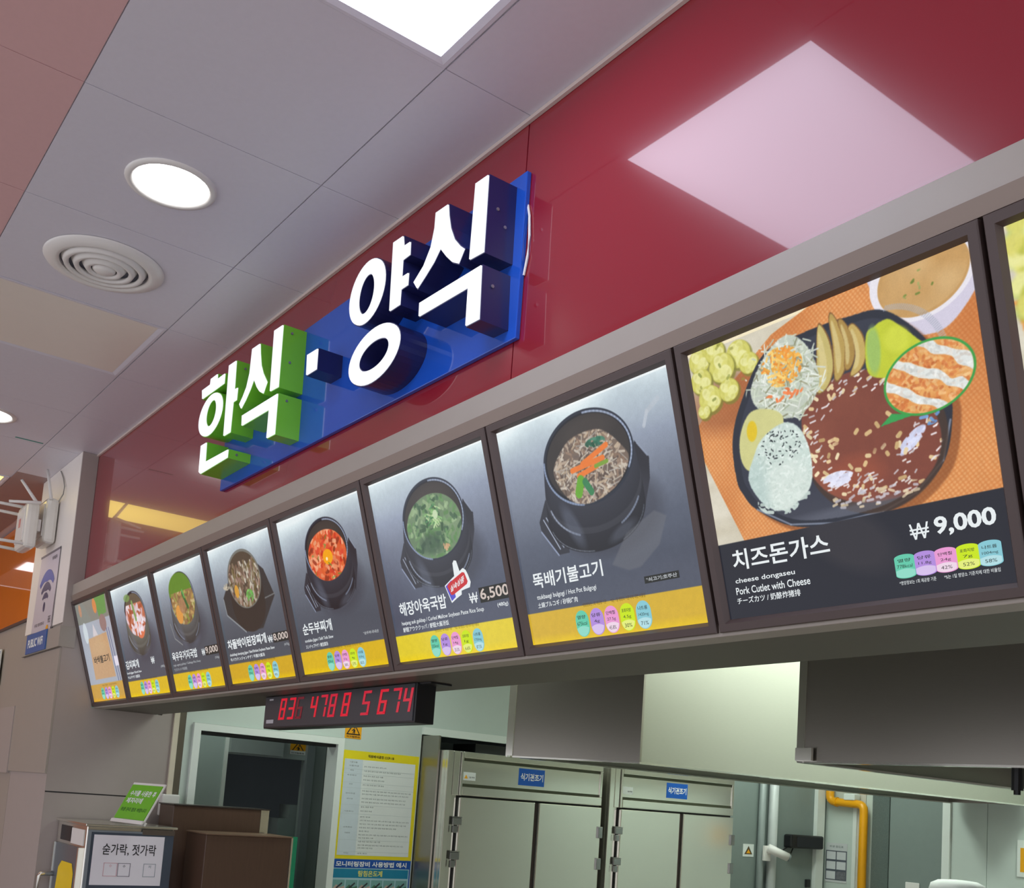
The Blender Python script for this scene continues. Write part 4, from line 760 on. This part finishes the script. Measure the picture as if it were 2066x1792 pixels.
def klight(x0, y0, dx, dy, label, zc=1.0995):  # unseen lamps, most added to brighten steel, rear wall, poster and back room
    t = thing('unseen_kitchen_light', (x0 + dx / 2, y0 + dy / 2, zc - .015), label, 'ceiling light', 'unseen kitchen ceiling lights')
    obj('light_housing', MB().box(x0 - .02, x0 + dx + .02, y0 - .02, y0 + dy + .02, zc - .0115, zc), KTRIM, t); obj('diffuser', MB().box(x0, x0 + dx, y0, y0 + dy, zc - .0175, zc - .0115), glow('kitchen_tube_glow', (242, 255, 245), 15), t)
klight(-4.95, 5.0, .3, 1.5, 'added kitchen light between the drying cabinets and the long hood')
klight(-3.3, 6.2, .9, .3, 'added kitchen light before the rear wall')
klight(-1.9, 5.4, .3, 1.4, 'added kitchen light behind the wide hood')
klight(-6.1, 2.0, .12, .4, 'added light in the small back room', .78)
klight(-3.3, 3.8, .3, 2.1, 'unseen kitchen light in the aisle beside the bright hood')
klight(-4.75, 2.15, .3, .85, 'added kitchen light before the doorway')

# extraction hoods
def hood(x0, x1, ya, yb, y1, z0, z1, label):      # ya, yb: the front edge at its left and right end (it stands askew)
    t = thing('extraction_hood', ((x0 + x1) / 2, (ya + y1) / 2, z0), label, 'hood', 'steel extraction hoods'); q = .012
    def pr(pts, za, zb): return MB().prism(pts, lambda x, y: (x, y, za), lambda x, y: (x, y, zb))
    obj('front_panel', pr([(x0, ya), (x1, yb), (x1, yb + q), (x0, ya + q)], z0, z1), STEELD, t)
    obj('side_panel', pr([(x1 - q, yb + q), (x1, yb + q), (x1, y1), (x1 - q, y1)], z0, z1), STEELS, t); obj('side_panel', pr([(x0, ya + q), (x0 + q, ya + q), (x0 + q, y1), (x0, y1)], z0, z1), STEELS, t); obj('back_panel', MB().box(x0 + q, x1 - q, y1 - q, y1, z0, z1), STEELD, t)
    k = (yb - ya) / (x1 - x0)
    obj('corner_trim', pr([(x0 - .003, ya - .004), (x0 + .03, ya + .03 * k - .004), (x0 + .03, ya + .03 * k), (x0 - .003, ya)], z0 - .002, z1), STEEL, t)
    obj('bottom_lip', pr([(x0, ya - .003), (x1, yb - .003), (x1, yb + .03), (x0, ya + .03)], z0 - .008, z0), STEEL, t)
    obj('bottom_lip', pr([(x1 - .03, yb), (x1 + .003, yb), (x1 + .003, y1), (x1 - .03, y1)], z0 - .008, z0), STEEL, t)
    obj('bottom_lip', pr([(x0, ya), (x0 + .03, ya), (x0 + .03, y1), (x0, y1)], z0 - .008, z0), STEEL, t)
    obj('filter_deck', pr([(x0 + q, ya + .02), (x1 - q, yb + .02), (x1 - q, y1 - q), (x0 + q, y1 - q)], z0 + .10, z0 + .11), mat('dark_filter', (60, 64, 62), rough=.5, metal=.4, var=.2), t)  # dark mottled metal deck inside the hood
    return t
hood(-4.31, -3.71, 3.13, 3.465, 7.0, .252, 1.099, 'long steel hood with bright side running back over the drying cabinets')
h2 = hood(-2.66, .9, 3.30, 3.78, 4.9, .252, 1.099, 'wide dark steel hood in front at the right')
obj('spray_nozzle', MB().tube([(-1.97, 3.62, .30), (-1.97, 3.62, .18)], .02, 10).tube([(-1.97, 3.62, .18), (-1.97, 3.62, .165)], .012, 8), BLACK, h2)
obj('corner_cap', MB().box(-2.66, -2.585, 3.285, 3.297, .252, .30), STEEL, h2)

# dish drying cabinets
def dryer(y0, y1, label, warn):
    x = -5.148; t = thing('dish_drying_cabinet', (x - .33, (y0 + y1) / 2, -1.7), label, 'drying cabinet', 'steel dish drying cabinets'); zt = .298; w_ = y1 - y0
    obj('body', MB().box(x - .66, x - .03, y0, y1, -1.7, zt), STEEL, t, bevel=.004)
    obj('left_pillar', MB().box(x - .03, x - .004, y0, y0 + .04, -1.7, zt).box(x - .03, x - .008, y0 + .045, y0 + .088, .045, zt).box(x - .03, x, y0 + .092, y0 + .108, .045, zt), STEEL, t, bevel=.003)
    a, b = y0 + .11, y1 - .004
    obj('top_rail', MB().box(x - .03, x, a, b, .262, zt).box(x - .03, x, a, b, .048, .098).box(x - .03, x, b - .02, b, .098, .262), STEEL, t, bevel=.003)
    obj('control_panel', MB().box(x - .03, x - .008, a, b - .02, .115, .245), STEEL, t)
    obj('panel_groove', MB().box(x - .034, x - .02, a, b - .02, .098, .115).box(x - .034, x - .02, a, b - .02, .245, .262), mat('groove_olive', (92, 96, 76), rough=.4, metal=.3), t)
    mid = y0 + w_ * .545
    d1 = obj('door', MB().box(x - .028, x + .004, a - .01, mid, -1.5, .036), STEEL, t, bevel=.004)
    d2 = obj('door', MB().box(x - .028, x + .004, mid + .034, b, -1.5, .036), STEEL, t, bevel=.004)
    obj('door_gap', MB().box(x - .034, x - .026, a - .02, b, -1.5, .047), GAP, t)
    obj('center_seal', MB().box(x - .03, x - .012, mid + .004, mid + .03, -1.5, .034), mat('seal_brown', (58, 44, 40), rough=.5), t)
    for z in (-.105, -.300):
        obj('hinge', MB().box(x - .004, x + .016, y0 + .05, y0 + .112, z - .018, z + .022).box(x, x + .02, y0 + .052, y0 + .082, z - .062, z - .022).box(x - .004, x + .012, y0 + .05, y0 + .118, z + .022, z + .03), mat('hinge_steel', (150, 150, 150), rough=.25, metal=.9), t, bevel=.003)
        obj('hinge', MB().box(x - .004, x + .016, y1 - .03, y1 + .006, z - .05, z + .022), mat('hinge_steel', (150, 150, 150), rough=.25, metal=.9), t, bevel=.003)
    lx = y0 + .435 * w_
    m = MB().box(x - .008, x - .0065, lx, lx + .195, .134, .234, 0); text(m, '식기건조기', lx + .014, .163, lx + .184, .207, fx(x - .006), .03, 1); obj('name_label', m, [LBLUE, WINK], t)
    m = MB().box(x - .008, x - .0068, y0 + .114, y0 + .20, .135, .182, 0)
    if warn: m.add([fx(x - .0062)(p, q) for p, q in ((y0 + .12, .145), (y0 + .146, .145), (y0 + .133, .168))], [(0, 1, 2)], 1)
    text(m, '고온 주의', y0 + .152, .148, y0 + .192, .158, fx(x - .0062), .02, 2); obj('caution_label', m, [PAPER, ORNG, INK], t)
    return t
dryer(3.335, 4.509, 'steel dish drying cabinet nearer the notice poster', True)
dryer(4.572, 5.726, 'second steel dish drying cabinet, under the hood, farther back', False)
tag(obj('steel_divider', MB().box(-5.50, -5.235, 3.318, 3.329, -1.7, .380), STEELD), 'thin steel divider panel at the left side of the near drying cabinet', 'panel')
tag(obj('dark_storage_box', MB().box(-5.7, -5.45, 3.72, 4.3, .300, .37), BLACK), 'dark box lying on top of the near drying cabinet', 'box')

# posters on the kitchen wall
px_ = KX + .0006
po = thing('notice_poster', (px_, 3.05, -.35), 'tall notice with yellow border and small grey print on kitchen wall', 'poster')
obj('border', MB().box(px_, px_ + .002, 2.793, 3.304, -.350, .254), YEL, po); obj('sheet', MB().box(px_ + .002, px_ + .003, 2.820, 3.282, -.330, .206), PAPER, po); obj('label_column', MB().box(px_ + .003, px_ + .0034, 2.820, 2.935, -.330, .206), mat('pale_blue_paper', (206, 218, 224), rough=.6), po)
m = MB(); F_ = fx(px_ + .004); text(m, '직원배식공정 CCP-1B', 2.965, .221, 3.135, .238, F_, .02); rr = random.Random(4)
rows = [(.165, .18, 0), (.14, .30, 0), (.112, .16, 1), (.09, .17, 0), (.062, .17, 0), (.028, .40, 1), (.010, .38, 0), (-.015, .36, 0), (-.035, .36, 1), (-.062, .10, 0), (-.085, .09, 0), (-.118, .08, 1), (-.138, .40, 0), (-.158, .38, 0), (-.178, .30, 0), (-.198, .08, 1), (-.218, .40, 0), (-.236, .12, 0), (-.256, .18, 1), (-.276, .37, 0), (-.292, .12, 0), (-.322, .08, 1)]
wd = ['위생', '관리', '기준', '온도', '측정', '식품', '세척', '소독', '보관', '확인', '기록', '배식', '점검', '담당', '개선']
for z, L_, mi in rows:
    n = max(2, int(L_ / .028)); text(m, ' '.join(rr.choice(wd) for _ in range(n)), 2.945, z, 2.945 + L_ * .80, z + .008, F_, .0, 1)
for z, q in ((.185, .05), (.165, .06), (.14, .03), (.112, .05), (.062, .03), (.01, .05), (-.02, .04), (-.09, .05), (-.178, .05), (-.21, .04), (-.322, .04)): text(m, rr.choice(wd) + rr.choice(wd), 2.84 + rr.random() * .02, z, 2.85 + q, z + .008, F_, 0, 1)
tag(obj('fine_print', m, [INK, INKG], po), kind='stuff')
m = MB()
for z in (.150, .125, .075, .045, -.05, -.1, -.245, -.31): m.box(px_ + .0034, px_ + .0038, 2.822, 3.28, z, z + .0012)
tag(obj('ruled_line', m, mat('pale_rule', (190, 202, 202), rough=.6), po), kind='stuff')
pb = thing('thermometer_poster', (px_, 3.05, -1.0), 'blue poster with white title and photo strip below yellow notice', 'poster')
obj('sheet', MB().box(px_, px_ + .002, 2.793, 3.304, -1.0, -.353), PBLUE, pb); obj('teal_band', MB().box(px_ + .002, px_ + .003, 2.806, 3.290, -.455, -.405).box(px_ + .002, px_ + .0026, 2.800, 3.296, -.90, -.401, 1), [PTEAL, mat('poster_pale', (170, 206, 214), rough=.5)], pb)
m = MB(); text(m, '모니터링장비 사용방법 예시', 2.82, -.393, 3.275, -.363, fx(px_ + .004), .03); obj('title', m, WINK, pb)
m = MB(); text(m, '탐침온도계', 2.965, -.447, 3.12, -.413, fx(px_ + .004), .03); obj('subtitle', m, mat('yellow_ink', (226, 226, 120), rough=.5), pb)
for k in range(6):
    y0 = 2.812 + k * .08; m = MB().box(px_ + .003, px_ + .0036, y0, y0 + .073, -.55, -.466, 0)
    m.add([fx(px_ + .0042)(y0 + a * .073, -.55 + b * .084) for a, b in ((.0, 0), (.0, .45), (.3, .7), (.62, .5), (1, .62), (1, 0))], [tuple(range(6))], 1 + k % 2); m.add([fx(px_ + .0048)(y0 + a * .073, -.55 + b * .084) for a, b in ((.25, .5), (.75, .85), (.8, .75), (.35, .42))], [(0, 1, 2, 3)], 3)
    obj('photo', m, [mat('photo_teal', (120, 170, 166), rough=.5), mat('photo_hand', (196, 170, 156), rough=.5), mat('photo_green', (70, 120, 90), rough=.5), mat('photo_dark', (52, 58, 62), rough=.5)], pb)

# small things on the left kitchen wall and rear wall
tag(obj('grey_pipe', MB().tube([(KX + .04, 6.42, -1.7), (KX + .04, 6.42, 1.0)], .036, 14), mat('grey_pvc', (188, 194, 192), rough=.35), smooth=True), 'thick pale grey vertical pipe right of the drying cabinets', 'pipe')
tag(obj('conduit_pipe', MB().tube([(KX + .03, 6.305, -1.7), (KX + .03, 6.305, 1.0)], .026, 12), mat('grey_conduit', (140, 150, 148), rough=.4), smooth=True), 'thinner darker conduit left beside the thick grey pipe', 'pipe')
wq = thing('square_caution_sign', (KX, 6.205, -.24), 'small white square caution sign beside the security camera', 'sign')
obj('plate', MB().box(KX + .0005, KX + .003, 6.145, 6.262, -.240, -.147), PAPER, wq); obj('triangle', MB().add([fx(KX + .0036)(a, b) for a, b in ((6.16, -.222), (6.247, -.222), (6.204, -.16))], [(0, 1, 2)]), mat('brown_ink', (92, 74, 50), rough=.5), wq); obj('triangle_field', MB().add([fx(KX + .0042)(a, b) for a, b in ((6.18, -.215), (6.227, -.215), (6.204, -.185))], [(0, 1, 2)]), ORNG, wq)
sc_ = thing('security_camera', (KX + .03, 6.33, -.24), 'white tube security camera pointing down in front of grey pipe', 'camera')
obj('mount_plate', MB().box(KX + .0665, KX + .085, 6.285, 6.36, -.262, -.15), WPLAS, sc_, bevel=.004); obj('camera_tube', MB().tube([(KX + .09, 6.32, -.165), (KX + .16, 6.46, -.225)], .032, 14), WPLAS, sc_, smooth=True); obj('lens_ring', MB().tube([(KX + .16, 6.46, -.225), (KX + .166, 6.472, -.230)], .026, 14), INKG, sc_); obj('arm', MB().tube([(KX + .085, 6.32, -.20), (KX + .12, 6.36, -.20)], .008, 8), WPLAS, sc_)
bb_ = thing('black_wall_speaker', (KX, 6.79, -.16), 'black oblong speaker box on the grey wall beside the pipe', 'speaker')
obj('case', MB().box(KX + .0005, KX + .08, 6.595, 6.985, -.158, -.055), BLACK, bb_, bevel=.014); obj('grille', MB().box(KX + .08, KX + .083, 6.66, 6.96, -.146, -.068), mat('speaker_grille', (34, 36, 42), rough=.8), bb_); obj('cable', MB().tube([(KX + .02, 6.62, -.155), (KX + .015, 6.55, -.19), (KX + .07, 6.49, -.205)], .005, 6).tube([(KX + .02, 6.69, -.158), (KX + .02, 6.665, -.20)], .005, 6), BLACK, bb_)
tag(obj('black_wall_switch', MB().box(KX + .0005, KX + .02, 6.866, 6.918, -.455, -.392), BLACK, bevel=.006), 'small black switch low on the wall under the black speaker', 'switch')
nt_ = thing('schedule_sheet', (-5.3, 7.088, -.4), 'printed grey schedule sheet with rows of small pictures on rear wall', 'notice')
obj('sheet', MB().box(-5.398, -5.200, 7.0866, 7.0885, -.402, -.100), mat('grey_sheet', (200, 204, 204), rough=.6), nt_); obj('dark_field', MB().box(-5.396, -5.202, 7.0858, 7.0866, -.385, -.158), mat('sheet_slate', (84, 90, 100), rough=.6), nt_)
for i in range(3):
    for j in range(2): obj('picture_cell', MB().box(-5.388 + j * .094, -5.304 + j * .094, 7.0850, 7.0858, -.226 - i * .076, -.166 - i * .076), mat('cell_pale', (206, 210, 212), rough=.6) if (i, j) != (2, 1) else mat('cell_dark', (110, 112, 118), rough=.6, var=.6, scale=90), nt_)
m = MB(); text(m, '위생 점검표', -5.365, -.135, -5.235, -.118, fy(7.0860), .02); obj('lettering', m, INKG, nt_)
gp = thing('gas_pipe', (-5.02, 7.02, -1.7), 'yellow gas pipe with elbow running down the rear wall', 'pipe')
def bend(c, a, b, r=.05):
    c, a, b = Vector(c), Vector(a), Vector(b); p = c + (a - c).normalized() * r; q = c + (b - c).normalized() * r
    return [tuple(p * (1 - t) ** 2 + c * 2 * t * (1 - t) + q * t * t) for t in (0, .25, .5, .75, 1)]
p0, p1, p2, p3 = (-5.335, 7.03, .40), (-5.335, 7.03, .222), (-5.022, 7.03, .205), (-5.022, 7.03, -1.69)
obj('pipe', MB().tube([p0] + bend(p1, p0, p2) + bend(p2, p1, p3) + [p3], .032, 14), GPIPE, gp, smooth=True); obj('coupling', MB().tube([(-5.275, 7.03, .219), (-5.262, 7.03, .218)], .038, 14), GPIPE, gp); obj('pipe_clamp', MB().box(-5.19, -5.09, 7.0, 7.075, .235, .285), KTRIM, gp, bevel=.008)
tag(obj('wall_outlet', MB().box(-4.685, -4.572, 7.078, 7.0895, -.43, -.338), WPLAS, bevel=.005), 'white outlet plate low on the slate rear wall panel', 'outlet')
fr_ = thing('framed_notice', (-3.72, 7.085, -.22), 'white framed notice with orange stripe at the right picture edge', 'sign')
obj('frame', MB().box(-3.845, -3.60, 7.078, 7.089, -.222, .022), KTRIM, fr_); obj('stripe', MB().box(-3.822, -3.70, 7.0765, 7.078, -.19, -.03), ORNG, fr_)

# kitchen worker, only the white cap reaches into the frame
pc = Vector((-2.66, 4.42, 0)); top = -.178; base = -1.7
pr_ = thing('person', (pc.x, pc.y, base), 'person in white cap seen only by the cap at the lower right', 'person')
hgt = top - base - .03
def S(x, y, f): return (pc.x + x, pc.y + y, base + hgt * f)
nodes = [S(0, 0, .50), S(0, 0, .62), S(0, 0, .74), S(0, 0, .82), S(0, 0, .87), S(0, -.01, .93), S(0, -.01, .985)]
rad = [.13, .12, .14, .10, .052, .085, .07]
ed = [(i, i + 1) for i in range(6)]
for sg in (-1, 1):
    k = len(nodes); nodes += [S(.09 * sg, 0, .46), S(.10 * sg, 0, .27), S(.10 * sg, .01, .045), S(.11 * sg, -.12, .022)]; rad += [.088, .062, .045, .035]; ed += [(0, k), (k, k + 1), (k + 1, k + 2), (k + 2, k + 3)]
    k = len(nodes); nodes += [S(.17 * sg, 0, .80), S(.22 * sg, -.02, .63), S(.17 * sg, -.2, .60), S(.15 * sg, -.27, .60)]; rad += [.055, .042, .034, .03]; ed += [(3, k), (k, k + 1), (k + 1, k + 2), (k + 2, k + 3)]
me = bpy.data.meshes.new('body'); me.from_pydata([tuple(Vector(n) - Vector((pc.x, pc.y, base))) for n in nodes], ed, []); bo = bpy.data.objects.new('body', me); C.objects.link(bo); bo.parent = pr_
bo.modifiers.new('skin', 'SKIN').use_smooth_shade = True
for i, r in enumerate(rad): me.skin_vertices[0].data[i].radius = (r, r)
me.skin_vertices[0].data[0].use_root = True
sb = bo.modifiers.new('smooth', 'SUBSURF'); sb.levels = sb.render_levels = 2
me.materials.append(CLOTH)
m = MB().lathe([(.085, top - .13), (.088, top - .10), (.100, top - .075), (.116, top - .045), (.108, top - .018), (.080, top - .004), (.030, top), (0, top)], pc.x, pc.y - .01, 36)
hat = obj('cap', m, CLOTH, pr_, smooth=True)
for k, v in enumerate(hat.data.vertices):
    a = math.atan2(v.co.y + .01, v.co.x); q = 1 + .035 * math.sin(a * 9 + v.co.z * 20); v.co.x *= q; v.co.y *= q
obj('cap_band', MB().lathe([(.090, top - .14), (.092, top - .105), (.086, top - .10)], pc.x, pc.y - .01, 30), CLOTH, pr_, smooth=True)
obj('face', MB().lathe([(0, top - .26), (.05, top - .245), (.074, top - .19), (.078, top - .13), (.07, top - .10)], pc.x, pc.y - .016, 24), SKIN, pr_, smooth=True)
